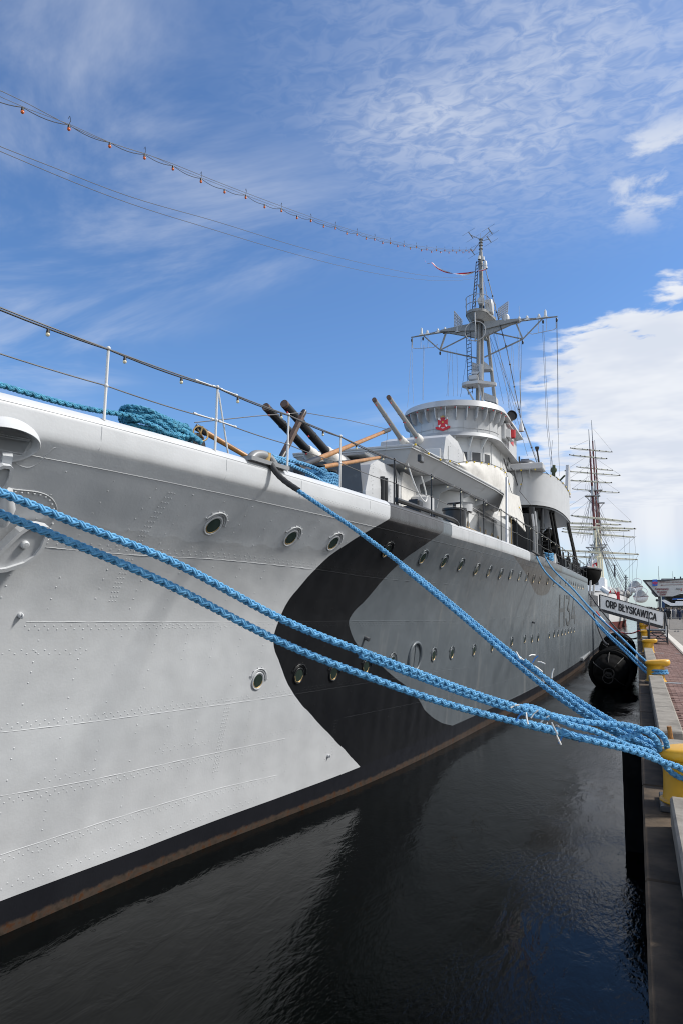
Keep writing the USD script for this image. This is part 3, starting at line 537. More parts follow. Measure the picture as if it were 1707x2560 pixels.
# small fittings on the side
for px in ((912, 1594), (1330, 1555)):
    q = hit(*px); n = hull_n(q[1], q[2]); obj('discharge_pipe', bar(q-n*0.02, q+n*0.10+np.array([0, 0, -0.03]), 0.042, 0.045, 12), 'dark_grey_paint', ship, smooth=40)
for px in ((50, 1538), (820, 1890)):
    q = hit(*px); n = hull_n(q[1], q[2]); obj('eye_plate', [sphere(q+n*0.01, 0.035, 1), torus(q+n*0.03, (0, 1, 0), 0.025, 0.010, n=10)], 'hull_paint', ship, smooth=True)
q = hit(1455, 1665); obj('outlet_box', [box(q[0]-0.1, q[0]+0.16, q[1]-1.0, q[1]+6.0, 0.45, 0.64, 0.03)], 'mid_grey_paint', ship)
# pennant number, painted thin and dark, lettered along the side
mat('number_grey', (0.050, 0.052, 0.053), 0.5, 0.15, 2.0); tm = meshkit.text_mesh('H34', 1.0, 0.004); tv = np.array(tm.vertices); w = tv[:, 0].max()-tv[:, 0].min()
p0, p1 = hit(1396, 1530), hit(1437, 1520); zt, zb = hit(1404, 1487)[2], hit(1397, 1568)[2]
yy = p0[1]+(tv[:, 0]-tv[:, 0].min())/w*(p1[1]-p0[1]); zz = zb+(tv[:, 1]/1.0)*(zt-zb); sub = trimesh.Trimesh(np.c_[hull_x(yy, zz)+0.008+tv[:, 2], yy, zz], tm.faces, process=False)
obj('pennant_number', sub, 'number_grey', ship)

# ------------------------------------------------------------------ bow fittings: hawse lip and the stowed anchor
c = HAWSE; n = hull_n(c[1], c[2]); ty = np.cross([0, 0, 1.0], n); ty /= np.linalg.norm(ty); up = np.cross(n, ty)
N = 44; th = np.arange(N)*2*PI/N
def oval(ry, rz, off, lift=0.0): return np.array([c+n*(off+lift*max(0.0, math.sin(u+0.5)))+ty*(ry*math.cos(u)*(1+0.10*math.sin(u)))+up*(rz*math.sin(u)) for u in th])
rings = [oval(.37, .245, -0.09), oval(.335, .222, 0.02, .04), oval(.318, .208, 0.045, .075), oval(.305, .198, 0.045, .08), oval(.292, .188, 0.03, .07), oval(.25, .155, -0.08), oval(.17, .10, -0.20), oval(.08, .05, -0.26), oval(.001, .001, -0.28)]
v = np.vstack(rings); i, j = np.meshgrid(np.arange(len(rings)-1), np.arange(N), indexing='ij'); f = np.stack([i*N+j, i*N+(j+1) % N, (i+1)*N+(j+1) % N, (i+1)*N+j], -1).reshape(-1, 4)
hp = obj('hawse_lip', (v, f), 'hull_paint', ship, smooth=60)
obj('weld_line', tube([c+n*-0.20+ty*-0.12, c+n*-0.10+ty*0.06+up*0.03, c+n*0.01+ty*0.23+up*0.08], 0.006, 4), 'hull_paint', hp); obj('weld_line', tube([c+n*-0.20+ty*-0.10-up*0.03, c+n*-0.12+ty*0.08, c+n*0.0+ty*0.235+up*0.06], 0.006, 4), 'hull_paint', hp)
anchor = thing('anchor', 'pale grey stockless anchor stowed against the bow below its hawse lip', 'anchor')
def hull_plate(px, off, thick, mat_, name, parent):
    """a plate whose outline is traced on the ship's side and stands off it"""
    q = [hit(*p) for p in px]; cc = np.mean(q, 0); nn = hull_n(cc[1], cc[2]); t1 = np.cross([0, 0, 1.0], nn); t1 /= np.linalg.norm(t1); t2 = np.cross(nn, t1)
    o = np.array([[(a-cc)@t1, (a-cc)@t2] for a in q]); A = Polygon(o).buffer(0); return A, cc, nn, t1, t2
fl = [(107, 1304), (84, 1299), (54, 1300), (31, 1314), (9, 1334), (-30, 1372), (-45, 1400), (-20, 1416), (0, 1413), (46, 1398), (74, 1379), (92, 1356), (104, 1328)]
A, cc, nn, t1, t2 = hull_plate(fl, 0, 0, '', '', '')
def put(poly, z0, z1, parent, name, mt='hull_paint'):
    m = trimesh.creation.extrude_polygon(poly, z1-z0, engine='earcut'); v = np.array(m.vertices); w = cc+v[:, :1]*t1+v[:, 1:2]*t2+(v[:, 2:]+z0)*nn; return obj(name, (w, m.faces), mt, parent)
fk = put(A, 0.05, 0.13, anchor, 'fluke'); put(A.difference(A.buffer(-0.045)), 0.131, 0.165, fk, 'rim')
b0 = hit(46, 1347); obj('boss', lathe([(0.048, 0), (0.048, 0.03), (0.035, 0.045), (0.0, 0.047)], b0+nn*0.13, 18, nn), 'hull_paint', fk, smooth=30)
fl2 = [(15, 1146), (8, 1139), (-10, 1137), (-40, 1150), (-60, 1185), (-45, 1215), (-10, 1205), (2, 1192), (11, 1172)]
A, cc, nn, t1, t2 = hull_plate(fl2, 0, 0, '', '', '')
fk = put(A, 0.10, 0.18, anchor, 'fluke'); put(A.difference(A.buffer(-0.035)), 0.181, 0.21, fk, 'rim')
a, b = hit(3, 1205), hit(-8, 1290); na = hull_n(a[1], a[2]); obj('crown', [tube([a+na*0.14, (a+b)/2+na*0.17, b+na*0.12], [0.06, 0.10, 0.08], 10)], 'hull_paint', anchor, smooth=40)
a, b = hit(-12, 1240), hit(8, 1120); obj('shank', [beam(a+na*0.12, b+na*0.12, 0.09, 0.08)], 'hull_paint', anchor)
# doubler plate with its edge and rivets above the anchor
edge = spline([hit(*p) for p in [(12, 1218), (60, 1226), (105, 1233), (130, 1247), (142, 1270), (142, 1290)]], 24)
obj('doubler_edge', tube(edge, 0.0075, 5), 'hull_paint', ship, smooth=True)
inner = spline([hit(*p) for p in [(38, 1229), (62, 1232), (100, 1237), (122, 1249), (133, 1268), (137, 1290), (127, 1320), (120, 1350)]], 15)
obj('doubler_rivets', [sphere(q, 0.014, 1) for q in inner], 'hull_paint', ship, kind='stuff')
obj('doubler_edge', tube(spline([hit(*p) for p in [(34, 1152), (46, 1162), (76, 1168), (92, 1160), (140, 1118)]], 14), 0.006, 4), 'hull_paint', ship)

# ------------------------------------------------------------------ railing, its wires and the string of bulbs on it
def edge_x(y): return float(kn(y))-0.07
st_y = [2.1, 3.9, 5.82, 7.58, 9.24, 10.85, 13.12, 15.29, 17.49, 19.66, 21.78, 24.3, 26.9, 29.5, 32.1, 34.8, 37.6, 40.4, 43.2, 46.0, 48.8, 51.6, 54.4]
st_h = [0.98, 0.90, 0.82, 0.86, 0.89, 0.90, 0.92, 0.96]+[0.97]*15
tops, mids = [], []
for i, (y, h) in enumerate(zip(st_y, st_h)):
    x = edge_x(y)+0.04; m = 'white_steel' if y < 12 else 'black_paint'; r = 0.017
    s = obj('stanchion', bar((x, y, 5.97), (x, y, 6.0+h), r, r, 10 if y < 25 else 6), m, ship, smooth=40)
    obj('stanchion_knob', [sphere((x, y, 6.0+h), 0.026, 1), sphere((x, y, 6.0+h*0.46), 0.027, 1)], m, s, smooth=True)
    if y in (7.58,) or 12 < y < 14: obj('brace', bar((x, y+0.03, 6.0+h*0.92), (x-0.05, y+0.42, 5.97), 0.013), m, s, smooth=40)
    tops.append((x, y, 6.0+h-0.01)); mids.append((x, y, 6.0+h*0.46))
def sag(pts, d, k=8):
    out = []
    for a, b in zip(pts[:-1], pts[1:]):
        a, b = np.array(a), np.array(b)
        for t in np.arange(k)/k: out.append(a+(b-a)*t-np.array([0, 0, d*4*t*(1-t)*np.linalg.norm(b-a)]))
    return np.array(out+[pts[-1]])
obj('guard_wire', tube(sag(tops, 0.006), 0.009, 5), 'wire_grey', ship, smooth=True); obj('guard_wire', tube(sag(mids, 0.010), 0.008, 5), 'wire_grey', ship, smooth=True)
for k, (tt, ii) in enumerate(((tops, 3), (mids, 3))):         # rigging screws beside the braced stanchion
    for s in (-1, 1):
        a = np.array(tt[ii]); b = np.array(tt[ii+s]); u = (b-a)/np.linalg.norm(b-a)
        obj('rigging_screw', [bar(a+u*0.05, a+u*0.42, 0.010), bar(a+u*0.05, a+u*0.10, 0.017), bar(a+u*0.37, a+u*0.42, 0.016)], 'white_steel', ship, smooth=40)
gl = thing('light_string', 'black cable with cream bulbs along the top of the ship\'s guard rail', 'string lights')
gp = sag([(a[0]+0.012, a[1], a[2]-0.012) for a in tops], 0.016); obj('cable', tube(gp, 0.010, 5), 'cable_black', gl, smooth=True)
def bulb(parent, p, s, colour, drop=(0, 0, -1), sk=0.030):
    p = np.asarray(p, float); dr = np.asarray(drop, float); dr /= np.linalg.norm(dr)
    h = obj('bulb_socket', bar(p+dr*0.005, p+dr*s*1.5, s*0.52, s*0.66, 8), 'cable_black', parent, smooth=40)
    obj('bulb', sphere(p+dr*s*2.1, s*0.78, 1), colour, h, smooth=True)
BUL = [(111, 820), (299, 884), (461, 942), (594, 989), (712, 1030), (806, 1068), (887, 1105), (961, 1138), (1015, 1170), (1074, 1190), (1113, 1214), (1154, 1230), (1186, 1250), (1213, 1264), (1245, 1278), (1277, 1302)]
gy = gp[:, 1]
for px in BUL:
    best = min(range(len(gp)), key=lambda k: abs(853.5+FPX*((gp[k]-EYE)@RIGHT)/((gp[k]-EYE)@_f)-px[0])); bulb(gl, gp[best], 0.030, 'bulb_cream')
for y in np.arange(25.5, 54, 1.5): bulb(gl, [np.interp(y, gy, gp[:, 0]), y, np.interp(y, gy, gp[:, 2])], 0.030, 'bulb_cream')

# ------------------------------------------------------------------ forecastle fittings
fc = P(662, 1166, x=-4.98)
ch = obj('fairlead', [prism([(-5.30, fc[1]-0.42), (-4.93, fc[1]-0.46), (-4.87, fc[1]), (-4.80, fc[1]+0.45), (-5.2, fc[1]+0.45)], 5.97, 6.03), tube(spline([(-5.02, fc[1]-0.34, 6.0), (-5.02, fc[1]-0.26, 6.07), (-4.99, fc[1]-0.08, 6.12), (-4.96, fc[1]+0.08, 6.10), (-4.94, fc[1]+0.2, 6.02)], 18), [0.07]*18, 10)], 'mid_grey_paint', ship, smooth=40)
obj('fairlead_roller', bar((-4.955, fc[1]+0.02, 6.03), (-4.955, fc[1]+0.02, 6.16), 0.06, 0.06, 14), 'brass', ch, smooth=40)
bt = P(878, 1225, x=-5.3); BITTS = (-5.35, 11.55)
mb = obj('mooring_bitts', [box(-5.65, -5.05, 10.9, 12.2, 5.97, 6.04, 0.01)], 'black_paint', ship)
for dy in (-0.27, 0.27): obj('post', lathe([(0.115, 0), (0.115, 0.40), (0.15, 0.42), (0.15, 0.455), (0.0, 0.46)], (BITTS[0], BITTS[1]+dy, 6.04), 18), 'black_paint', mb, smooth=30)
w0 = P(502, 1084, x=-5.75)
hw = obj('hand_wheel', [torus(w0, (0.85, -0.45, 0.25), 0.115, 0.012, n=28), bar(w0+[0, -0.08, 0.05], w0+[0, 0.08, -0.05], 0.012), bar(w0+[-0.03, 0, -0.11], w0+[0.03, 0, 0.11], 0.012)], 'brass', ship, smooth=40)
obj('brake_drum', [lathe([(0.0, -0.16), (0.26, -0.16), (0.28, -0.13), (0.28, 0.13), (0.26, 0.16), (0, 0.16)], (-5.9, 8.1, 6.12), 28, (1, 0.3, 0)), box(-6.0, -5.7, 7.5, 7.95, 5.97, 6.25, 0.03)], 'black_paint', ship, smooth=35)
# spars lashed on deck
def spar(a, b, r, mt, label, ends=True, group=None):
    t = thing('wooden_spar', label, 'spar', group=group); a, b = np.array(a), np.array(b); u = (b-a)/np.linalg.norm(b-a); L = np.linalg.norm(b-a)
    obj('shaft', [beam(a, b, r*1.8, r*1.8)] if mt == 'dark_wood' else bar(a, b, r*1.05, r*0.85, 14), mt, t, smooth=40)
    if ends: obj('iron_band', [bar(a-u*0.02, a+u*L*0.16, r*1.25, r*1.2, 10)], 'black_steel', t, smooth=40); obj('iron_band', [bar(b-u*L*0.10, b+u*0.03, r*1.05, r*1.1, 10)], 'black_steel', t, smooth=40)
    return t
spar(P(492, 1068, x=-5.85), P(644, 1156, x=-5.25), 0.042, 'varnished_wood', 'brown spar end sloping down behind the braced white stanchion', ends=True)
spar(P(700, 1152, x=-5.6), P(760, 1030, x=-5.6), 0.045, 'dark_wood', 'dark timber bar leaning up across the black gun barrels')
spar(P(745, 1168, x=-5.75), P(972, 1074, x=-6.3), 0.055, 'varnished_wood', 'long varnished spar rising towards the grey gun barrels')
spar(P(742, 1178, x=-5.7), P(962, 1141, x=-6.3), 0.05, 'varnished_wood', 'lower varnished spar with dark ends beside the turret, nearly level', )
w = [P(487, 1056, x=-5.9), P(640, 1040, x=-5.8), P(760, 1031, x=-5.6), P(860, 1048, x=-5.9), P(935, 1065, x=-6.2), P(972, 1074, x=-6.3)]
obj('topping_wire', tube(w, 0.008, 5), 'wire_grey', ship); obj('topping_wire', tube([P(968, 1082, x=-6.3), P(962, 1140, x=-6.3)], 0.006, 4), 'wire_grey', ship)

# ------------------------------------------------------------------ gun mounts
def gun_mount(name, label, prof, hw, muz, base, rb, bmat, floor):
    ptsf = np.array([(x*k, y, z) for (y, z, k) in prof for x in (-hw, hw)])+np.array([XC, 0, 0])
    g = obj(name, trimesh.convex.convex_hull(ptsf), 'light_grey_paint', ship, label=label)
    for mz, bs in zip(muz, base):
        u = (mz-bs)/np.linalg.norm(mz-bs); L = np.linalg.norm(mz-bs)
        b = obj('gun_barrel', [bar(bs-u*0.6, bs+u*L*0.98, rb*1.10, rb*0.92, 18)]+[torus(bs+u*L*k, u, rb*1.0, rb*0.10, n=16) for k in (0.02, 0.35, 0.62)], bmat, g, smooth=40)
        obj('tampion', bar(bs+u*L*0.97, mz, rb*0.95, rb*0.90, 18), 'dark_wood', g, smooth=40)
        for k in (0.93, 0.45, 0.03):
            q = bs+u*L*k+np.array([0.02, -0.02, -rb*1.05]); obj('red_bulb', sphere(q-[0, 0, 0.03], 0.030, 1), 'bulb_red', g, smooth=True)
    # canvas bloomers round the barrels
    cv = []
    for bs, mz in zip(base, muz):
        u = (mz-bs)/np.linalg.norm(mz-bs); back = bs-u*1.15; cv.append(tube(spline([bs+u*0.05, bs-u*0.25, bs-u*0.6+[0, 0, -.05], back+[0, 0, -0.15]], 14), np.linspace(rb*1.25, rb*3.4, 14)*(1+0.06*np.sin(np.arange(14)*2.1)), 14))
    mid = (base[0]+base[1])/2; u = (muz[0]-base[0])/np.linalg.norm(muz[0]-base[0]); cv.append(sphere(mid-u*1.1+[0, 0, -0.18], 0.62, 2, (1.35, 0.75, 0.95)))
    cc_ = cat_(cv); vv = cc_[0]+0.035*(meshkit.fbm(cc_[0]*3.0, 3, 9)-0.5)[:, None]; obj('canvas_cover', (vv, cc_[1]), 'canvas', g, smooth=60)
    return g
xa = (-9.25, -8.6)
muzA = [P(664, 1016, x=xa[0]), P(710, 1008, x=xa[1])]; basA = [P(768, 1125, x=xa[0]), P(815, 1128, x=xa[1])]
profA = [(19.3, 6.1, 1), (19.0, 7.3, 1), (19.6, 8.25, 0.95), (20.4, 8.55, 0.9), (22.3, 8.6, 0.9), (22.7, 8.2, 1), (22.8, 6.1, 1)]
gA = gun_mount('gun_mount', 'forward twin gun mount with black barrels', profA, 1.5, muzA, basA, 0.125, 'black_paint', 6.0)
obj('shield_front', [poly3([(-10.3, 18.95, 6.5), (-7.5, 18.95, 6.5), (-7.5, 18.72, 7.35), (-7.6, 19.35, 8.3), (-10.2, 19.35, 8.3), (-10.3, 18.72, 7.35)], 0.012, (0, -1, 0))], 'dark_grey_paint', gA)
for y in (20.45, 20.75, 21.9): obj('door_batten', bar((-7.385, y, 6.2), (-7.385, y, 8.0), 0.07 if y > 21 else 0.09, None, 8), 'black_paint', gA, smooth=40)
obj('canvas_screen', [box(-7.50, -7.38, 22.4, 24.3, 6.0, 8.15), prism([(-7.50, 22.4), (-7.38, 22.4), (-7.38, 24.3), (-7.50, 24.3)], 8.15, 8.55, [(-7.50, 22.6), (-7.38, 22.6), (-7.38, 23.4), (-7.50, 23.4)])], 'canvas', gA)
obj('roof_plate', [box(-9.9, -7.7, 19.7, 22.4, 8.60, 8.68, 0.02), box(-8.9, -7.8, 20.2, 21.0, 8.68, 8.80, 0.03)], 'mid_grey_paint', gA)
muzB = [P(934, 998, x=-9.2), P(970, 992, x=-8.6)]; basB = [P(1000, 1095, x=-9.2), P(1040, 1090, x=-8.6)]
profB = [(28.6, 9.25, 1), (28.2, 10.3, 1), (28.6, 11.2, 1), (29.6, 11.55, 0.95), (31.3, 11.6, 0.92), (32.3, 11.0, 1), (32.8, 9.25, 1)]
gB = gun_mount('gun_mount', 'raised twin gun mount with grey barrels in front of the bridge', profB, 1.5, muzB, basB, 0.10, 'mast_grey', 9.2)
for z in (9.75, 10.15): obj('grab_rail', bar((-7.36, 28.7, z), (-7.36, 31.6, z+0.05), 0.03), 'light_grey_paint', gB, smooth=40)
obj('shield_door', box(-8.6, -7.5, 28.05, 28.2, 9.6, 10.6, 0.03), 'light_grey_paint', gB); obj('shield_door', box(-7.42, -7.37, 29.0, 30.2, 9.5, 10.9, 0.02), 'light_grey_paint', gB)
obj('canvas_screen', [poly3([(-7.40, 31.7, 9.3), (-7.40, 34.0, 9.3), (-7.40, 33.2, 10.5), (-7.40, 31.9, 11.2)], 0.05, (1, 0, 0))], 'canvas', gB)

# ------------------------------------------------------------------ superfiring platform, its dodger and the deck house under it
T = 9.2
edge = [(-6.68, 21.4), (-6.35, 24.0), (-6.02, 27.5), (-5.70, 31.0), (-5.62, 33.2), (-5.9, 35.0), (-6.6, 36.0)]
mir = [(2*XC-x, y) for x, y in edge[::-1]]
out = np.array(edge+mir)
def inset(p, d): q = np.array(p); q[:, 0] = XC+(q[:, 0]-XC)*(1-d/2.6); q[:, 1] = np.clip(q[:, 1]+d*0.9*(q[:, 1] < 25), 0, 36); return q
pf = obj('gun_platform', [prism(out, T-0.10, T), prism(inset(out, 0.42), T-0.52, T-0.101, inset(out, 0.05))], 'light_grey_paint', ship)
obj('platform_lip', tube([(x, y, T+0.0) for x, y in edge], 0.045, 8), 'light_grey_paint', pf, smooth=40)
obj('platform_lip', tube([(x, y, T+0.0) for x, y in (edge[0], mir[-1])], 0.045, 8), 'light_grey_paint', pf, smooth=40)
for y in (24.2, 26.4, 28.6, 30.8, 32.6):
    x1 = np.interp(y, [p[1] for p in edge], [p[0] for p in edge])-0.25
    obj('bracket', [poly3([(XC+0.3, y, T-0.53), (x1-0.10, y, T-0.53), (x1-0.15, y, T-0.66), (x1-0.7, y, T-0.85), (XC+1.7, y, T-1.45), (XC+0.3, y, T-1.45)], 0.04, (0, 1, 0))], 'light_grey_paint', pf)
fr = [(-7.05, 21.9, 8.9), (-6.9, 22.0, 8.3), (-6.7, 22.6, 7.55), (-6.68, 22.9, 7.5), (-6.72, 22.6, 8.35)]
obj('awning_hook', tube(spline(fr, 20), 0.025, 6), 'white_steel', pf, smooth=True)
q = P(1048, 1147, x=-6.45); obj('flood_light', [box(q[0]-0.02, q[0]+0.10, q[1]-0.18, q[1]+0.18, q[2]-0.12, q[2]+0.12, 0.015)], 'black_steel', pf); obj('flood_lens', [box(q[0]+0.101, q[0]+0.106, q[1]-0.13, q[1]+0.13, q[2]-0.08, q[2]+0.08)], 'window_glass', pf)
# canvas dodger lashed to the platform rail
de = [(-6.25, 24.7), (-6.02, 27.5), (-5.80, 30.0), (-5.68, 31.4), (-5.62, 33.2)]
ds = spline([(x, y, 0) for x, y in de], 60); hh = np.interp(ds[:, 1], [24.7, 25.4, 27.2, 29.5, 33.2], [0.02, 0.04, 0.50, 0.85, 1.12])
rows = 9; dv = []
for k in range(rows):
    z = T+0.05+(hh)*(k/(rows-1)); bulge = 0.05*math.sin(PI*k/(rows-1)); wr = 0.06*(meshkit.fbm(np.c_[ds[:, 1]*1.3+k*0.28, np.full(60, k*0.16), np.zeros(60)], 3, 21)-0.5)+0.02*np.sin(ds[:, 1]*2.2+k*0.3)
    dv.append(np.c_[ds[:, 0]+bulge+wr, ds[:, 1], z])
i, j = np.meshgrid(np.arange(rows-1), np.arange(59), indexing='ij'); df_ = np.stack([i*60+j, i*60+j+1, (i+1)*60+j+1, (i+1)*60+j], -1).reshape(-1, 4)
dd = obj('canvas_dodger', (np.vstack(dv), df_), 'canvas', ship, smooth=True)
yl = thing('light_string', 'yellow bulbs on a black cable along the canvas dodger and platform edge below the bridge', 'string lights')
path = [(-6.62, 21.5, 9.28), (-6.35, 23.2, 9.1)]+[(a+0.03, b, T+0.08+h) for (a, b, _), h in zip(ds[::6], hh[::6])]+[(-5.60, 33.3, T+1.1), (-5.55, 34.2, 9.6), (-5.4, 35.6, 9.0), (-5.25, 36.5, 8.6)]
obj('cable', tube(path, 0.014, 5), 'cable_black', yl, smooth=True)
pr = resample(np.array(path), 1.05)[0]
for p in pr: obj('bulb', sphere(p+[0.02, 0, -0.05], 0.040, 1), 'bulb_yellow', yl, smooth=True)
# deck house under the platform
def roundbox(x0, x1, y0, y1, r, n=8):
    pts = []
    for cx, cy, a in ((x1-r, y0+r, -PI/2), (x1, y1, None), (x0, y1, None), (x0+r, y0+r, PI)):
        if a is None: pts.append((cx, cy))
        else: pts += [(cx+r*math.cos(a+t*PI/2/n), cy+r*math.sin(a+t*PI/2/n)) for t in range(n+1)]
    return pts
dh = obj('deck_house', prism(roundbox(-11.2, -6.60, 27.4, 41, 1.5), 5.97, T-0.53), 'white_paint', ship, smooth=35)
obj('grey_panel', [box(-6.605, -6.59, 29.4, 41, 6.0, 7.4), poly3([(-6.595, 29.4, 7.4), (-6.595, 31.6, 8.4), (-6.595, 41, 8.4), (-6.595, 41, 7.4)], 0.014, (1, 0, 0))], 'mid_grey_paint', dh)
def scuttle(p, ax, r, parent, glass='porthole_glass'):
    ax = np.asarray(ax, float); rm = obj('porthole', torus(p, ax, r, r*0.12, n=20), 'brass' if glass != 'pale_glass' else 'white_paint', parent, smooth=True); obj('glass', lathe([(0, 0.01), (r*0.95, 0.01), (r*0.95, 0.0), (0, 0)], p, 20, ax), glass, rm)
scuttle(np.array([-8.25, 27.39, 7.35]), (0, -1, 0), 0.20, dh, 'pale_glass')
scuttle(np.array([-6.75, 26.19+0.08, 7.5]), (0.2, -1, 0), 0.30, dh, 'light') if False else None
for y in (29.2, 31.6, 33.0, 34.6, 36.2): scuttle(np.array([-6.58, y, 7.35]), (1, 0, 0), 0.17, dh)
obj('hatch_door', [lathe([(0.0, 0.06), (0.30, 0.06), (0.33, 0.03), (0.33, 0.0), (0, 0)], (-7.35, 27.52, 7.35), 22, (0.35, -1, 0)), bar((-7.05, 27.5, 7.2), (-7.05, 27.5, 7.5), 0.025)], 'light_grey_paint', dh, smooth=35)
obj('ventilator', [lathe([(0.30, 0), (0.30, 0.95), (0.46, 1.0), (0.46, 1.8), (0.30, 1.9), (0, 1.9)], (-7.1, 23.9, 5.97), 20)], 'light_grey_paint', ship, smooth=35)
obj('ventilator', [lathe([(0.55, 0), (0.55, 0.35), (0.60, 0.38), (0.0, 0.45)], (-6.9, 29.0, 7.9), 20)], 'light_grey_paint', ship, smooth=35)
wd = obj('winch', [lathe([(0.36, 0), (0.36, 0.05), (0.33, 0.06), (0.33, 0.62), (0.36, 0.64), (0.36, 0.70), (0, 0.72)], (-4.75, 19.3, 6.0), 24)], 'black_paint', ship, smooth=35); obj('winch_handle', [bar((-4.75, 19.3, 6.7), (-4.75, 19.3, 6.86), 0.05), bar((-4.95, 19.25, 6.84), (-4.55, 19.35, 6.88), 0.03)], 'black_paint', wd)
obj('deck_machinery', [box(-5.4, -4.9, 16.4, 17.3, 5.97, 6.42, 0.04), box(-5.3, -5.0, 16.6, 17.0, 6.42, 6.62, 0.04), bar((-5.5, 17.9, 6.2), (-4.9, 17.9, 6.2), 0.18)], 'black_paint', ship)
ry = np.arange(13.3, 17.0, 0.4); obj('fender_rail', tube([(float(hull_x(y, 5.99))-0.02, y, 6.10) for y in ry]+[(float(hull_x(17.15, 5.99)), 17.15, 6.06), (float(hull_x(17.2, 5.99))+0.02, 17.25, 5.98)], 0.055, 8), 'black_paint', ship, smooth=40)
# downpipes and the grey post at the platform's corner
q0 = P(1283, 1366, z=6.0); obj('awning_post', bar((-4.15, 24.6, 5.97), (-4.5, 26.8, 8.9), 0.06, 0.05, 10), 'light_grey_paint', ship, smooth=40)
obj('brass_pipe', tube([(-5.75, 33.3, 8.75), (-5.60, 33.5, 8.85), (-5.50, 33.7, 8.75), (-5.50, 33.9, 6.9), (-5.6, 33.8, 6.6)], 0.025, 6), 'brass', ship, smooth=True); obj('brass_pipe', tube([(-5.2, 22.5, 6.55), (-5.0, 25.5, 6.45), (-4.95, 27.0, 6.4)], 0.025, 6), 'brass', ship, smooth=True)

# ------------------------------------------------------------------ bridge
CY = 36.3
def dshape(R, yb, cy=CY, n=40, x0=XC):
    a = np.linspace(-PI/2, PI/2, n); p = [(x0+R*math.sin(t), cy-R*math.cos(t)) for t in a]; return np.array(p+[(x0+R, yb), (x0-R, yb)])
br = obj('bridge', [prism(dshape(2.08, 44.0), 6.0, 12.62)], 'white_paint', ship, smooth=35)
ub = obj('open_bridge', [prism(dshape(2.45, 42.2), 12.62, 14.02), prism(dshape(2.62, 42.3), 12.55, 12.78, dshape(2.47, 42.2))], 'light_grey_paint', ship, smooth=35)
obj('bridge_rim', [prism(dshape(2.46, 42.2), 13.98, 14.06, dshape(2.84, 42.3)), prism(dshape(2.86, 42.3), 14.06, 14.40, dshape(2.72, 42.2))], 'light_grey_paint', ub, smooth=35)
for t in np.linspace(-1.35, 1.50, 15):
    d = np.array([math.sin(t), -math.cos(t), 0]); o = np.array([XC, CY, 0]); s = np.array([math.cos(t), math.sin(t), 0])
    pts = [o+d*2.44+[0, 0, 14.03], o+d*2.82+[0, 0, 14.03], o+d*2.77+[0, 0, 13.74], o+d*2.66+[0, 0, 13.50], o+d*2.44+[0, 0, 13.38]]
    obj('rim_bracket', poly3(pts, 0.05, s), 'light_grey_paint', ub)
for t in np.linspace(-1.4, 1.45, 12)+0.1:
    d = np.array([math.sin(t), -math.cos(t), 0]); obj('red_bulb', sphere(np.array([XC, CY, 13.97])+d*2.82, 0.035, 1), 'bulb_red', ub, smooth=True)
obj('seam_band', [tube([(XC+2.463*math.sin(t), CY-2.463*math.cos(t), 12.98) for t in np.linspace(-1.5, 1.5, 40)], 0.012, 4)], 'light_grey_paint', ub)
# windows of the wheelhouse round its front
def on_cyl(t, R, z): return np.array([XC+R*math.sin(t), CY-R*math.cos(t), z])
for t in (-0.95, -0.50, 0.02, 0.43, 0.80, 1.17):
    d = np.array([math.sin(t), -math.cos(t), 0]); s = np.array([math.cos(t), math.sin(t), 0]); c0 = on_cyl(t, 2.065, 11.42); w2, h2 = 0.29, 0.40
    wn = obj('window', [beam(c0-s*w2-[0, 0, h2], c0-s*w2+[0, 0, h2], 0.06, 0.09, d), beam(c0+s*w2-[0, 0, h2], c0+s*w2+[0, 0, h2], 0.06, 0.09, d), beam(c0-s*w2-[0, 0, h2], c0+s*w2-[0, 0, h2], 0.09, 0.06), beam(c0-s*w2+[0, 0, h2], c0+s*w2+[0, 0, h2], 0.09, 0.06)], 'white_paint', br)
    obj('pane', poly3([c0+d*0.03-s*w2-[0, 0, h2], c0+d*0.03+s*w2-[0, 0, h2], c0+d*0.03+s*w2+[0, 0, h2], c0+d*0.03-s*w2+[0, 0, h2]], 0.01, d), 'window_glass', wn)
for t in (0.25, 0.62, 0.98):
    d = np.array([math.sin(t), -math.cos(t), 0]); s = np.array([math.cos(t), math.sin(t), 0]); o = np.array([XC, CY, 0])
    obj('soffit_bracket', poly3([o+d*2.07+[0, 0, 12.54], o+d*2.56+[0, 0, 12.54], o+d*2.38+[0, 0, 12.36], o+d*2.07+[0, 0, 11.98]], 0.05, s), 'white_paint', br)
# the red and white badge on the bridge front
bc = on_cyl(0.0, 2.452, 13.30)
bd = obj('badge', [trimesh.creation.extrude_polygon(Polygon([(-.27, .26), (.27, .26), (.27, -.10), (.20, -.26), (0, -.36), (-.20, -.26), (-.27, -.10)]), 0.04, engine='earcut')], 'sign_white', ub)
g = UsdGeom.Xformable(stage.GetPrimAtPath(bd)); g.AddTranslateOp().Set(Gf.Vec3d(*map(float, bc))); g.AddRotateXOp().Set(90.0)
cross = [Polygon([(-.15, .25), (.15, .25), (.06, .0), (-.06, 0)]), Polygon([(-.17, -.28), (.17, -.28), (.06, 0), (-.06, 0)]), Polygon([(-.265, .15), (-.265, -.16), (0, -.06), (0, .06)]), Polygon([(.265, .15), (.265, -.16), (0, -.06), (0, .06)])]
obj('red_cross', [trimesh.creation.extrude_polygon(k, 0.052+0.002*q, engine='earcut') for q, k in enumerate(cross)], 'red_paint', bd)
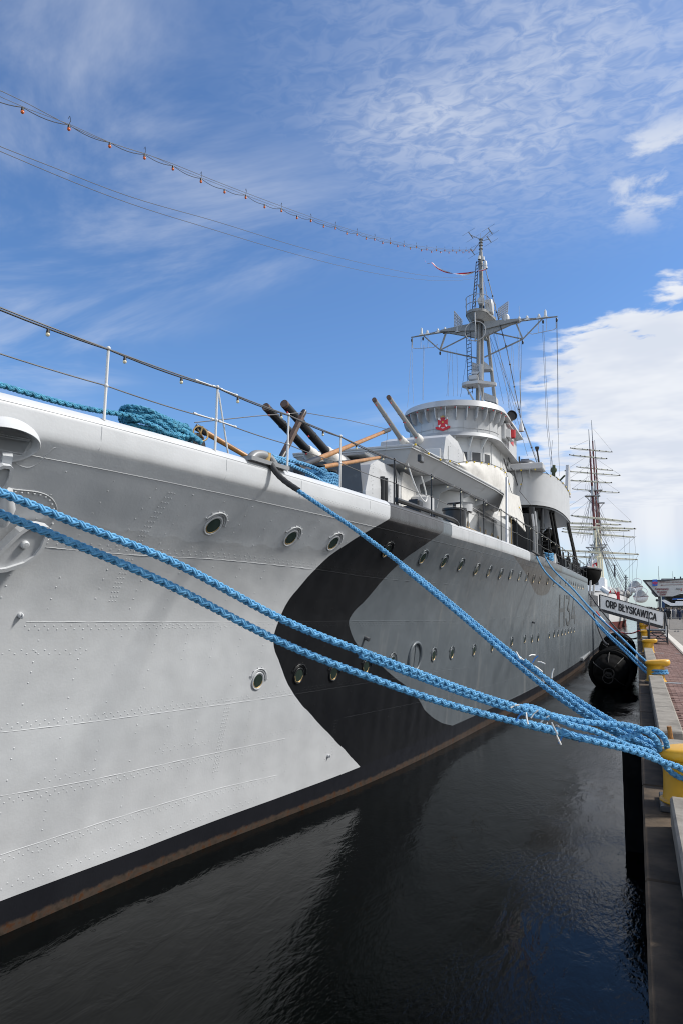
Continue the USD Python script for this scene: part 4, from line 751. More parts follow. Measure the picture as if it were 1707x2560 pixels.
obj('gold_emblem', lathe([(0.06, 0.0), (0.05, 0.066), (0, 0.068)], (0, 0, 0), 14), 'gold_paint', bd); obj('gold_crown', [trimesh.creation.extrude_polygon(Polygon([(-.10, .27), (-.13, .36), (-.05, .31), (0, .40), (.05, .31), (.13, .36), (.10, .27)]), 0.05, engine='earcut')], 'gold_paint', bd)
obj('scroll', [trimesh.creation.extrude_polygon(Polygon([(-.40, -.24), (-.30, -.22), (0, -.34), (.30, -.22), (.40, -.24), (.36, -.34), (0, -.47), (-.36, -.34)]), 0.058, engine='earcut')], 'red_paint', bd)
# right side of the bridge: lamp box, searchlight, ladder bars, after part
obj('bridge_annex', [box(-11.0, -6.78, 38.6, 43.6, 6.0, 13.1, 0.03), prism([(-6.74, 38.2), (-6.35, 38.9), (-6.35, 43.3), (-6.74, 43.6)], 9.0, 11.4), poly3([(-6.70, 38.9, 13.1), (-6.70, 43.3, 13.1), (-6.70, 41.5, 14.0), (-6.70, 39.2, 14.05)], 0.05, (1, 0, 0))], 'white_paint', ship)
q = P(1270, 1080, x=-6.45)
lb = obj('lamp_box', [box(-6.75, -6.25, 37.0, 38.3, 12.95, 13.85, 0.05)], 'light_grey_paint', ship); obj('lamp_screen', [box(-6.30, -6.10, 37.3, 39.2, 13.85, 13.90), prism([(-6.25, 37.2), (-6.05, 37.4), (-6.05, 38.5), (-6.25, 38.6)], 13.1, 13.55)], 'light_grey_paint', lb)
obj('red_lamp', [lathe([(0.16, 0), (0.19, 0.08), (0.19, 0.45), (0, 0.47)], (-6.02, 37.9, 13.15), 16), ], 'red_paint', lb, smooth=40); obj('red_backboard', [box(-6.24, -6.20, 38.65, 39.5, 13.05, 13.7)], 'red_paint', lb)
obj('searchlight', [lathe([(0.0, -0.22), (0.24, -0.22), (0.27, -0.12), (0.30, 0.14), (0.30, 0.18), (0.27, 0.18), (0.25, 0.10), (0, 0.10)], (-6.15, 38.4, 14.55), 22, (0.55, -0.8, 0.1)), bar((-6.15, 38.5, 14.3), (-6.15, 38.5, 13.9), 0.05)], 'black_paint', ship, smooth=35)
obj('whip_base', [lathe([(0.16, 0), (0.14, 0.2), (0.05, 0.55), (0.03, 0.8), (0, 0.8)], (-5.75, 39.5, 13.9), 14)], 'white_paint', ship, smooth=40)
obj('whip_antenna', bar((-5.75, 39.5, 14.6), (-5.75, 39.5, 21.5), 0.022, 0.008, 5), 'halyard', ship)
obj('grab_rail', [tube([(-6.32, 39.2, 11.7), (-6.25, 39.6, 11.6), (-6.25, 42.0, 10.6)], 0.03, 5), bar((-6.3, 42.2, 13.0), (-6.3, 42.2, 12.1), 0.05), bar((-6.3, 42.8, 12.9), (-5.8, 42.8, 12.9), 0.05)], 'black_steel', ship)
for k, (t0, z0, z1) in enumerate(((1.05, 9.4, 12.3), (1.30, 9.4, 11.0), (1.42, 9.4, 12.4), (0.62, 9.4, 10.7))):
    d = np.array([math.sin(t0), -math.cos(t0), 0]); o = np.array([XC, CY, 0])+d*2.11; obj('conduit', tube([o+[0, 0, z0], o+[0, 0, z1], o+[0, .25, z1+0.12]], 0.025, 5), 'white_paint', br, smooth=True)
for y, z in ((39.2, 10.4), (40.5, 11.9), (41.6, 10.9), (42.6, 11.6), (40.0, 12.6), (42.2, 12.7)): obj('junction_box', box(-6.74, -6.60, y, y+0.35, z, z+0.45, 0.03), 'light_grey_paint', ship)
obj('cable_run', tube([(-6.66, 38.8, 12.2), (-6.64, 40.0, 11.6), (-6.64, 41.2, 11.0), (-6.64, 42.6, 10.2), (-6.62, 43.5, 9.6)], 0.035, 5), 'black_steel', ship, smooth=True)
obj('cable_run', tube([(-6.64, 39.4, 13.0), (-6.62, 40.6, 12.3), (-6.62, 42.2, 11.4), (-6.60, 43.4, 10.7)], 0.03, 5), 'black_steel', ship, smooth=True)
for y in np.arange(39.0, 43.4, 0.55): obj('cable_clip', box(-6.70, -6.58, y, y+0.07, 12.20-(y-38.8)*0.55, 12.32-(y-38.8)*0.55), 'light_grey_paint', ship)
obj('door', [box(-6.72, -6.66, 41.0, 41.8, 6.6, 8.3, 0.03)], 'light_grey_paint', ship)
for t in np.linspace(-1.2, 1.4, 9): 
    d = np.array([math.sin(t), -math.cos(t), 0]); o = np.array([XC, CY, 0])+d*2.455; obj('plate_butt', bar(o+[0, 0, 12.80], o+[0, 0, 13.36], 0.007, None, 4), 'light_grey_paint', ub)
for y in (28.0, 29.4, 30.9): obj('bolt_row', [sphere((-7.39, y, z), 0.018, 0) for z in np.arange(9.5, 11.2, 0.16)], 'light_grey_paint', gB, kind='stuff')
for y in (19.6, 21.3, 22.1): obj('bolt_row', [sphere((-7.39, y, z), 0.015, 0) for z in np.arange(6.3, 8.3, 0.13)], 'light_grey_paint', gA, kind='stuff')
obj('pipe_rail', tube([(-6.53, 29.2, 8.2), (-6.53, 31, 8.2), (-6.53, 36, 8.25)], 0.03, 5), 'light_grey_paint', dh, smooth=True)
for y in (28.0, 30.2, 33.8): obj('conduit', bar((-6.54, y+1, 6.0), (-6.54, y+1, 8.3), 0.03, None, 6), 'mid_grey_paint', dh)
# the drop canvas at the side under the bridge
cs = [P(1255, 1243, x=-5.3), P(1283, 1180+42, x=-5.2), P(1303, 1262, x=-5.05), P(1311, 1298, x=-4.95), P(1290, 1275, x=-5.0), P(1262, 1250, x=-5.2)]
obj('canvas_dodger', [poly3([(-5.42, 29.6, 7.75), (-5.42, 32.0, 9.2), (-5.42, 35.9, 9.55), (-5.42, 38.0, 7.9), (-5.42, 33.4, 8.2)][:5], 0.06, (1, 0, 0))], 'canvas', ship)
# the rounded gun sponson abaft the bridge, dark underneath on raking struts
sp = [(-7.6, 41.2), (-6.2, 41.0), (-5.3, 41.3), (-4.7, 42.2), (-4.3, 44.0), (-4.12, 46.5), (-4.1, 49.5), (-4.3, 52.0), (-4.9, 53.3), (-7.6, 53.5)]
sps = spline([(a, b, 0) for a, b in sp], 44)[:, :2]
so = obj('gun_sponson', prism(sps, 10.08, 11.85), 'light_grey_paint', ship, smooth=35)
obj('sponson_skirt', prism(sps+np.c_[np.full(44, 0.02), np.zeros(44)], 9.82, 10.079), 'light_grey_paint', so, smooth=35)
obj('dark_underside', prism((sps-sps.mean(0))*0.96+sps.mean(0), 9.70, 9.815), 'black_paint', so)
obj('wing_lip', [box(-8.5, -4.72, 40.6, 41.9, 11.86, 12.25, 0.05)], 'light_grey_paint', so)
for a in (-6.3, -5.5): obj('wing_bracket', poly3([(a, 40.98, 11.86), (a, 40.65, 11.86), (a, 40.98, 11.35)], 0.04, (1, 0, 0)), 'light_grey_paint', so)
obj('gun_cover', [sphere((-6.0, 43.2, 12.4), 0.9, 2, (0.8, 1.3, 0.62))], 'dark_grey_paint', so, smooth=60)
obj('light_gun', [box(-5.0, -4.5, 46.5, 47.3, 11.86, 12.4, 0.05), bar((-4.8, 46.9, 12.4), (-4.7, 46.6, 13.2), 0.14, 0.10), sphere((-4.75, 46.8, 12.9), 0.22, 1), bar((-4.5, 47.8, 12.3), (-4.1, 47.4, 12.6), 0.06)], 'moss_green', so, smooth=40)
obj('splinter_shield', [prism([(-4.35, 50.0), (-4.15, 50.0), (-4.15, 52.6), (-4.35, 52.6)], 11.86, 14.1, [(-4.35, 51.4), (-4.15, 51.4), (-4.15, 52.4), (-4.35, 52.4)])], 'light_grey_paint', so)
obj('horn', [bar((-5.05, 41.8, 12.25), (-5.15, 41.6, 13.2), 0.05), lathe([(0.05, 0), (0.13, 0.22), (0.12, 0.3), (0, 0.3)], (-5.15, 41.6, 13.1), 12)], 'black_steel', so, smooth=40)
yl2 = thing('light_string', 'yellow bulbs on a cable along the upper edge of the rounded sponson behind the bridge', 'string lights')
pth = [(-5.95, 40.55, 11.9), (-5.9, 40.6, 11.2), (-6.1, 40.8, 10.6), (-5.5, 40.9, 9.8)]; obj('cable', tube(pth, 0.016, 4), 'cable_black', yl2, smooth=True)
pth2 = [(-4.95, 41.2, 12.1), (-4.6, 42.5, 11.8)]+[(a+0.03, b, 11.87) for a, b in sps[14:40:2]]; obj('cable', tube(pth2, 0.020, 4), 'cable_black', yl2, smooth=True)
for p in resample(np.array(pth2), 1.6)[0]: obj('bulb', sphere(p+[0.03, 0, -0.04], 0.05, 1), 'bulb_yellow', yl2, smooth=True)
for a in ((-5.95, 40.5, 11.8), (-5.15, 40.5, 11.8), (-6.0, 40.7, 11.0)): obj('bulb', sphere(a, 0.05, 1), 'bulb_yellow', yl2, smooth=True)
# struts, ladders and machinery under and behind the sponson
for a, b in (((-4.75, 44.2, 9.7), (-4.45, 46.8, 6.0)), ((-4.62, 44.6, 9.7), (-4.35, 47.4, 6.0)), ((-4.3, 50.6, 9.8), (-3.95, 55.5, 6.0)), ((-4.28, 51.4, 9.8), (-3.95, 56.6, 5.9)), ((-4.35, 52.4, 9.8), (-4.0, 58.3, 5.9)), ((-4.5, 53.0, 9.8), (-4.05, 60.0, 5.6))):
    obj('strut', bar(a, b, 0.085, 0.085, 8), 'black_paint', ship, smooth=40)
obj('duct', [lathe([(0.35, 0), (0.35, 1.5), (0.6, 1.9), (0.6, 3.7), (0, 3.7)], (-5.9, 42.6, 6.0), 16), bar((-5.5, 41.3, 6.0), (-5.5, 41.3, 9.7), 0.18), bar((-5.1, 41.6, 6.0), (-5.0, 42.2, 9.7), 0.09)], 'black_paint', ship, smooth=40)
obj('grey_strut', [tube([(-4.75, 36.4, 6.0), (-4.75, 36.4, 8.0), (-5.0, 37.8, 8.8)], 0.06, 8), tube([(-4.85, 38.2, 6.0), (-4.85, 38.2, 8.2), (-5.2, 40.5, 9.3)], 0.05, 8)], 'mid_grey_paint', ship, smooth=40)
obj('uptake_casing', [box(-9.5, -5.55, 41.6, 48.5, 6.0, 9.69, 0.3)], 'black_paint', ship); obj('after_house', [box(-12.0, -5.6, 48.6, 54.0, 6.0, 8.6, 0.05)], 'light_grey_paint', ship)
obj('life_ring_rack', [torus((-5.0, 46.0, 8.0), (1, -0.4, 0), 0.62, 0.26, n=24, sides=10)], 'black_rubber', ship, smooth=True)
def ladder(a0, a1, w, nr, mt, name='ladder', parent=None, r=0.02, side=(0, 1, 0)):
    a0, a1, s = np.array(a0, float), np.array(a1, float), np.array(side, float); s /= np.linalg.norm(s); ms = [bar(a0-s*w/2, a1-s*w/2, r, None, 5), bar(a0+s*w/2, a1+s*w/2, r, None, 5)]
    for k in range(nr): q = a0+(a1-a0)*(k+0.5)/nr; ms.append(bar(q-s*w/2, q+s*w/2, r*0.9, None, 5))
    return obj(name, ms, mt, parent or ship)
ladder(P(1369, 1428, x=-4.7), P(1362, 1318, x=-4.7), 0.55, 11, 'black_paint', side=(0.85, -0.5, 0), r=0.035)
for y, x, z, h in ((46.5, -4.3, 6.0, 0.9), (48.2, -4.2, 6.0, 0.7), (50.3, -4.3, 6.0, 1.2), (52.2, -4.1, 6.0, 0.8), (53.6, -4.2, 6.0, 1.1)):
    obj('deck_locker', [box(x-0.3, x+0.2, y-0.35, y+0.35, z-0.03, z+h, 0.03), bar((x, y+0.5, z), (x, y+0.5, z+h+0.5), 0.05), torus((x+0.1, y, z+h+0.05), (1, 0, 0.3), 0.18, 0.03, n=12)], 'black_paint', ship)
for y in np.arange(47.5, 54.6, 0.9): obj('rail_post', [bar((-3.75, y, 6.0), (-3.75, y, 7.05), 0.03), bar((-3.75, y-0.45, 6.55), (-3.75, y+0.45, 6.55), 0.02), bar((-3.75, y-0.45, 7.0), (-3.75, y+0.45, 7.0), 0.02)], 'black_steel', ship)
for y in (31.5, 35.6, 40.2, 43.5, 46.6, 49.4): obj('deck_edge_cleat', tube(spline([(float(hull_x(y-0.5, 5.99))-0.02, y-0.5, 5.99), (float(hull_x(y, 5.99))+0.04, y, 6.06), (float(hull_x(y+0.5, 5.99))-0.02, y+0.5, 5.99)], 8), 0.03, 5), 'black_paint', ship, smooth=True)
# main-deck gear between the break and the gangway
for k in range(16): y = 56.2+k*0.9; obj('rail_post', [bar((-3.35, y, MAIN), (-3.35, y, MAIN+1.0), 0.025, None, 5), bar((-3.35, y-0.45, MAIN+0.5), (-3.35, y+0.45, MAIN+0.5), 0.014, None, 4), bar((-3.35, y-0.45, MAIN+0.98), (-3.35, y+0.45, MAIN+0.98), 0.014, None, 4)], 'halyard' if k % 2 else 'black_steel', ship)
dv_ = obj('boat_davit', [bar((-3.55, 60.3, MAIN), (-3.3, 60.3, 7.6), 0.09, None, 8), tube(spline([(-3.3, 60.3, 7.6), (-3.1, 60.3, 8.0), (-2.8, 60.3, 8.1)], 8), 0.08, 6), bar((-3.55, 65.5, MAIN), (-3.3, 65.5, 7.6), 0.09, None, 8)], 'white_paint', ship, smooth=40)
obj('after_superstructure', [box(-11.5, -5.0, 58, 80, MAIN, 6.3, 0.05), box(-10.8, -6.2, 60, 68, 6.3, 9.0, 0.4)], 'light_grey_paint', ship)

# ------------------------------------------------------------------ the mast
MY = 43.6
def Q(px, py, y=MY): return P(px, py, y=y)
a0, a1 = Q(1190, 1000), Q(1196, 800); mp = obj('mast_pole', [bar([a0[0], a0[1], 13.5], a1, 0.135, 0.125, 14)], 'mast_grey', ship, smooth=40, label='foremost leg of the tripod mast')
obj('mast_leg', [bar(Q(1203, 1000, 44.0)*[1, 1, 0]+[0, 0, 13.5], Q(1204, 800, 44.0), 0.12, 0.11, 12)], 'mast_grey', ship, smooth=40)
obj('mast_leg', [bar(Q(1247, 1005, 45.4)*[1, 1, 0]+[0.05, 0.2, 13.5], Q(1214, 800, 44.4), 0.125, 0.115, 12)], 'mast_grey', ship, smooth=40)
def plate(px, y, th=0.35): return poly3([Q(*p, y) for p in px], th, (0, 1, 0))
obj('mast_bracket', [plate([(1205, 902), (1231, 922), (1229, 926), (1206, 927)], 44.6, 0.7)], 'light_grey_paint', ship); obj('mast_bracket', [plate([(1212, 985), (1242, 996), (1242, 1010), (1212, 1003)], 44.8, 0.8)], 'light_grey_paint', ship); obj('mast_bracket', [plate([(1205, 838), (1216, 842), (1218, 850), (1206, 846)], 44.4, 0.7)], 'mast_grey', ship)
obj('topmast', [bar(Q(1203, 800, 43.9), Q(1203, 745, 43.9), 0.24, 0.15, 12), bar(Q(1203, 745, 43.9), Q(1201, 655, 43.9), 0.145, 0.13, 12), bar(Q(1201, 660, 43.9), Q(1201, 630, 43.9), 0.15, 0.12, 12), bar(Q(1201, 630, 43.9), Q(1201, 597, 43.9), 0.10, 0.075, 10)]+[torus(Q(1201, yy, 43.9), (0, 0, 1), 0.12, 0.03, n=12) for yy in (598, 606, 613, 622)], 'mast_grey', ship, smooth=40)
obj('topmast_bracket', [plate([(1193, 713), (1206, 714), (1205, 722), (1199, 724)], 43.8, 0.4), plate([(1195, 760), (1201, 735), (1206, 760)], 43.5, 0.3)], 'mast_grey', ship)
obj('signal_lamp', [lathe([(0.12, 0), (0.14, 0.15), (0.10, 0.35), (0.0, 0.45)], Q(1212, 665, 43.6), 10), lathe([(0.16, 0), (0.16, 0.12), (0, 0.12)], Q(1212, 671, 43.6), 10), bar(Q(1203, 662, 43.9), Q(1212, 664, 43.6), 0.04), lathe([(0.10, 0), (0.08, 0.25), (0, 0.3)], Q(1197, 648, 43.6), 10), lathe([(0.10, 0), (0.08, 0.25), (0, 0.3)], Q(1207, 650, 43.6), 10)], 'white_paint', ship, smooth=40)
# the lookout platform with its rail
pc = Q(1192, 784, 43.2); R0 = 0.74
pl = [(pc[0]+R0*math.sin(t), pc[1]-R0*math.cos(t)) for t in np.linspace(-PI/2, PI/2, 18)]+[(pc[0]+R0+0.25, pc[1]+1.3), (pc[0]-R0, pc[1]+1.0)]
lp = obj('lookout_platform', [prism(pl, pc[2]-0.10, pc[2]+0.08), prism((np.array(pl)-[pc[0], pc[1]])*0.5+[pc[0], pc[1]], pc[2]-0.50, pc[2]-0.101, (np.array(pl)-[pc[0], pc[1]])*0.95+[pc[0], pc[1]])], 'mast_grey', ship, smooth=35)
rp = [(x, y) for x, y in pl[:19]]
for z in (0.55, 1.05): obj('platform_rail', tube([(x, y, pc[2]+z) for x, y in rp], 0.022, 5), 'mast_grey', lp, smooth=True)
for x, y in rp[::3]: obj('rail_post', bar((x, y, pc[2]), (x, y, pc[2]+1.06), 0.018, None, 5), 'mast_grey', lp)
obj('lookout_lamp', [lathe([(0.0, -0.2), (0.2, -0.15), (0.24, 0.15), (0.0, 0.2)], (pc[0]+0.3, pc[1]-0.2, pc[2]+0.75), 14, (0.2, -1, 0.1)), box(pc[0]+0.45, pc[0]+0.95, pc[1]+0.2, pc[1]+0.9, pc[2]+0.1, pc[2]+1.0, 0.05)], 'light_grey_paint', lp, smooth=40)
lc = Q(1187, 827, 42.4)
obj('loop_antenna', [torus(lc, (0.1, -1, 0.0), 0.66, 0.030, n=40), torus(lc, (1, 0.25, 0.0), 0.66, 0.030, n=40), bar(lc+[0, 0, 0.64], lc+[0, 0, 1.25], 0.06), bar(lc+[0, 0, -0.64], lc+[0, 0, -0.2], 0.04)], 'halyard', ship, smooth=True)
# yard: tapering girders at the mast, thin spars outboard, struts under them
zy = 22.25
def X(px, y=43.6): return Q(px, 800, y)[0]
yl_, yr_ = Q(1027, 846)[0], Q(1393, 789)[0]
yard = obj('yard', [poly3([(XC+0.3, MY, zy-0.25), (XC+2.6, MY, zy+0.02), (XC+2.6, MY, zy+0.14), (XC+0.3, MY, zy+0.30)], 0.5, (0, 1, 0)), poly3([(XC-0.3, MY, zy-0.25), (XC-2.6, MY, zy+0.02), (XC-2.6, MY, zy+0.14), (XC-0.3, MY, zy+0.30)], 0.5, (0, 1, 0)),
     poly3([(XC+0.2, MY-0.05, zy-0.75), (XC+2.3, MY-0.05, zy-0.05), (XC+0.2, MY-0.05, zy+0.22)], 0.2, (0, 1, 0)), poly3([(XC-0.2, MY-0.05, zy-0.75), (XC-2.3, MY-0.05, zy-0.05), (XC-0.2, MY-0.05, zy+0.22)], 0.2, (0, 1, 0))], 'mast_grey', ship)
for s, xe in ((1, yr_), (-1, yl_)):
    e = np.array([xe, MY, zy]); i0 = np.array([XC+s*2.3, MY, zy+0.08]); k = np.array([XC+s*2.75, MY, zy-1.20]); m0 = np.array([XC+s*0.25, MY, zy-2.1]); far = i0+(e-i0)*0.66
    obj('yard_arm', [bar(i0, e, 0.075, 0.045, 8), bar(i0+[0, 0, 0.14], i0+(e-i0)*0.7, 0.035, None, 6)], 'mast_grey', yard, smooth=40)
    obj('yard_strut', [bar(m0, k, 0.05, None, 6), bar(k, far, 0.045, None, 6), bar(k, [XC+s*0.9, MY, zy-0.5], 0.045, None, 6), beam(k, i0, 0.12, 0.10)], 'mast_grey', yard, smooth=40)
    obj('foot_rail', [tube([e+[-s*0.1, 0, 0], e+[-s*0.1, 0, -0.75], e+[-s*0.25, 0, -0.85], e+[-s*1.6, 0, -0.95], e+[-s*1.9, 0, -0.75]], 0.022, 5)]+[bar(e+[-s*u, 0, -0.0], e+[-s*u, 0, -0.88], 0.014, None, 4) for u in (0.7, 1.2)], 'halyard', yard, smooth=True)
    for u, h in ((0.75, 0.55), (1.15, 0.30), (1.9, 0.28), (2.4, 0.28)):
        q = i0+(e-i0)*(1-u/np.linalg.norm(e-i0)); obj('yard_lamp', [lathe([(0.09, 0), (0.10, 0.12), (0.085, 0.13), (0.07, h*0.8), (0.0, h)], q+[0, 0, 0.04], 10), box(q[0]-0.16, q[0]+0.16, MY-0.1, MY+0.1, zy+0.03, zy+0.09)], 'white_paint', yard, smooth=40)
    for q in (e+[-s*0.05, 0, -0.22], far+[0, 0, -0.25], k+[0, 0, -0.22]): obj('pulley_block', [sphere(q, 0.095, 1, (0.7, 0.8, 1.5))], 'black_steel', yard, smooth=True)
# two latticed antenna panels that stand on the yard
def grid_panel(corners, name, nu, nv, r=0.024):
    a, b, c, d = [np.array(q) for q in corners]; ms = []
    for k in range(nu+1): t = k/nu; ms.append(bar(a+(b-a)*t, d+(c-d)*t, r, None, 5))
    for k in range(nv+1): t = k/nv; ms.append(bar(a+(d-a)*t, b+(c-b)*t, r, None, 5))
    p = obj(name, ms, 'halyard', ship); obj('mesh_backing', poly3([a, b, c, d], 0.004), 'mesh_backing', p); return p
nn_ = {'t': ('transparent_bsdf', {}), 'd': ('diffuse_bsdf', dict(color=(0.35, 0.35, 0.36))), 'm': ('mix_closure', dict(fac=0.35))}
M['mesh_backing'] = usdkit.material(stage, '/World/Looks/mesh_backing', nn_, [('t.BSDF', 'm.closure1'), ('d.BSDF', 'm.closure2')], surface='m.closure')
grid_panel([Q(1135, 820), Q(1154, 828), Q(1154, 800), Q(1134.5, 777)], 'antenna_panel', 5, 5); grid_panel([Q(1244, 798), Q(1268, 782), Q(1269.5, 753), Q(1245, 771)], 'antenna_panel', 5, 5)
for px in ((1144, 824), (1263, 796)): q = Q(*px); obj('antenna_base', lathe([(0.26, -0.25), (0.26, 0.12), (0.18, 0.25), (0, 0.25)], q, 12), 'light_grey_paint', ship, smooth=40)
# radar head, camera box and bracket platform low on the mast
r = grid_panel([Q(1181, 930, 42.8), Q(1199, 930, 42.8), Q(1193, 911, 42.8), Q(1180, 906, 42.8)], 'radar_dish', 3, 3, 0.03)
obj('radar_back', [poly3([Q(1181, 931, 42.9), Q(1200, 930, 42.9), Q(1193, 910, 42.9), Q(1180, 905, 42.9)], 0.05, (0, 1, 0)), plate([(1179, 932), (1199, 931), (1195, 937), (1180, 937)], 42.9, 0.5)], 'light_grey_paint', ship)
q = Q(1184, 946, 42.8); obj('radar_box', [box(q[0]-0.33, q[0]+0.28, q[1]-0.3, q[1]+0.35, q[2]-0.17, q[2]+0.20, 0.07), bar(q+[0.45, 0, -0.15], q+[0.45, 0, 0.9], 0.13)], 'light_grey_paint', ship, smooth=40)
q = Q(1190, 962, 42.9); obj('bracket_platform', [prism([(q[0]-0.4+0.55*math.cos(t), q[1]+0.55*math.sin(t)) for t in np.linspace(PI/2, 1.5*PI, 12)]+[(q[0]+0.2, q[1]-0.55), (q[0]+1.2, q[1]+0.3), (q[0]+1.2, q[1]+0.6)], q[2]-0.05, q[2]+0.14), beam(q+[-0.7, 0, -0.05], q+[0.0, 0.3, -1.4], 0.10, 0.08), beam(q+[0.2, -0.3, -0.05], q+[0.4, 0.3, -1.4], 0.10, 0.08)], 'light_grey_paint', ship)
# crossed yagi aerials on the top
for s, zz in ((-1, 599), (1, 598), (-1, 601), (1, 600)): pass
tp = Q(1201, 601, 43.9)
for sx, dz, yy in ((-1, 0.42, -0.3), (1, 0.75, 0.2), (-1, -0.65, 0.2), (1, -0.20, -0.3)):
    e = tp+np.array([sx*0.62, yy, dz*0.9]); st = tp+np.array([0, 0, 0.10 if dz > 0 else -0.02]); ms = [bar(st, e, 0.022, None, 5)]
    for o in (-0.12, 0.12):
        c = e+np.array([o*0.8, 0.25*o/0.12, -o*1.0]); ms.append(bar(c+[-0.50, 0.22, -0.08], c+[0.50, -0.22, 0.08], 0.010, None, 4))
    ms.append(bar(e+[-0.1, -0.25, 0.12], e+[0.1, 0.25, -0.12], 0.03, None, 5)); obj('aerial', ms, 'mast_grey', ship)
obj('lightning_rod', bar(tp, tp+[0, 0, 0.55], 0.012, None, 4), 'mast_grey', ship)
# rope ladders
ladder(Q(1175, 985, 43.0), Q(1170, 828, 43.0), 0.30, 17, 'black_paint', 'rope_ladder', r=0.024, side=(1, 0, 0.22)); ladder(Q(1183, 770, 43.3), Q(1193, 650, 43.6), 0.22, 14, 'black_paint', 'rope_ladder', r=0.026, side=(1, 0, 0.7))
# stays and halyards
def wire(name, pxa, pxb, r, mt, ya=MY, yb=None, sagd=0.0, knots=0):
    a, b = Q(*pxa, ya), Q(*pxb, yb or ya); t = np.linspace(0, 1, 14)[:, None]; p = a+(b-a)*t-np.array([0, 0, 1.0])*sagd*4*t*(1-t); ms = [tube(p, r, 4)]
    for k in range(knots): q = a+(b-a)*((k+0.7)/knots); ms.append(sphere(q, r*2.6, 0))
    obj(name, ms, mt, ship)
for a, b in (((1213, 672), (1244, 792)), ((1244, 792), (1266, 872)), ((1266, 872), (1300, 1040)), ((1300, 1040), (1350, 1180))): wire('stay', a, b, 0.026, 'stay_wire', 43.4, 43.4, 0, 3)
for a, b, k in (((1224, 845), (1258, 1010), 0), ((1230, 830), (1300, 1045), 0), ((1232, 826), (1318, 1140), 0), ((1208, 700), (1230, 800), 0), ((1220, 830), (1350, 1170), 5), ((1186, 765), (1172, 828), 0), ((1187, 700), (1182, 760), 0), ((1165, 900), (1150, 992), 0), ((1176, 835), (1163, 905), 0), ((1206, 690), (1229, 790), 0), ((1248, 905), (1288, 1060), 0)): wire('stay', a, b, 0.010, 'stay_wire', 43.2, 43.0, 0, k)
for a, b in (((1028, 852), (1018, 1018)), ((1029, 852), (1032, 1008)), ((1057, 862), (1056, 1000)), ((1059, 862), (1058, 1000)), ((1118, 868), (1120, 990)), ((1126, 876), (1116, 990)), ((1130, 878), (1132, 990)), ((1141, 872), (1143, 990)), ((1355, 812), (1366, 1065)), ((1358, 812), (1370, 1065)), ((1391, 804), (1394, 1070)), ((1393, 804), (1395, 1070)), ((1293, 838), (1302, 1050)), ((1279, 858), (1270, 1020)), ((1281, 858), (1288, 1040)), ((1240, 830), (1275, 1030)), ((1304, 850), (1298, 1040))): wire('halyard', a, b, 0.010, 'halyard' if a[0] < 1300 else 'stay_wire', 43.6, 43.2)
for a, b in (((1366, 1065), (1382, 1215)), ((1394, 1070), (1398, 1190)), ((1370, 1065), (1386, 1215)), ((1380, 1100), (1374, 1210))): wire('halyard', a, b, 0.010, 'stay_wire', 43.2, 46.5)
# ribbon pennant: white above red, twisting out to the left
pt = spline([P(*p, y=43.4) for p in [(1213, 671), (1206, 674), (1190, 677), (1170, 683), (1145, 684), (1122, 681), (1098, 672), (1085, 662), (1078, 656), (1069, 658), (1062, 652), (1058, 645)]], 70)
tw = np.linspace(0.3, 9.0, 70); w = np.r_[np.linspace(0.10, 0.07, 60), np.linspace(0.07, 0.02, 10)]; u = np.stack([0.25*np.sin(tw), 0.75*np.sin(tw), np.cos(tw)*0.9+0.25], 1); u /= np.linalg.norm(u, axis=1, keepdims=True)
pen = thing('pennant', 'long narrow red and white ribbon pennant streaming from the masthead', 'pennant')
def ribbon(a, b): v = np.vstack([pt+u*w[:, None]*a, pt+u*w[:, None]*b]); i = np.arange(69); return v, np.stack([i, i+1, i+71, i+70], 1)
obj('white_half', ribbon(0.0, 1.0), 'flag_white', pen, smooth=True); obj('red_half', ribbon(-1.0, 0.0), 'signal_red', pen, smooth=True)
# wires from the masthead to the bow, one of them carrying orange bulbs
def wireP(px, n=80): return spline([P(*p, x=XC) for p in px], n)
top = [(-60, 204), (0, 225), (190, 321), (385, 391), (500, 436), (615, 481), (777, 541), (936, 591), (1050, 615), (1130, 623), (1190, 624)]
ms = thing('masthead_lights', 'wire with a festoon of orange bulbs running from the bow to the masthead', 'string lights'); obj('wire', tube(wireP(top), 0.0065, 4), 'wire_grey', ms, smooth=True)
lw = [(-60, 212), (0, 240), (57, 266), (173, 309), (275, 355), (385, 391), (433, 414), (503, 443), (615, 487), (777, 546), (936, 595), (1050, 619), (1130, 625), (1190, 625)]; obj('wire', tube(wireP(lw), 0.005, 4), 'wire_grey', ms, smooth=True)
bl = [(57, 267), (173, 311), (275, 355), (362, 385), (433, 413), (503, 445), (562, 472), (615, 486), (662, 510), (704, 520), (743, 538), (777.5, 546), (809.6, 560), (839, 565), (866.7, 578), (891.7, 581), (914.8, 591), (936, 594), (956, 602.6), (975, 603), (993.6, 610.6), (1009, 610), (1024.8, 617), (1040, 614), (1053, 622), (1066, 620), (1078, 625.8), (1090, 621.8), (1100.8, 627), (1111, 623), (1121.5, 628), (1131, 623.5), (1140, 628), (1148.4, 623), (1156.4, 628), (1164, 623), (1171.5, 627), (1178.6, 622)]
cab = []
bp = [P(*p, x=XC) for p in [(-60, 226)]+bl]
for a, b in zip(bp[:-1], bp[1:]):
    for t in np.arange(6)/6: cab.append(a+(b-a)*t-np.array([0, 0, 1])*0.25*t*(1-t)*np.linalg.norm(b-a)*0.9)
obj('festoon_cable', tube(np.array(cab+[bp[-1]]), 0.0075, 4), 'cable_black', ms, smooth=True)
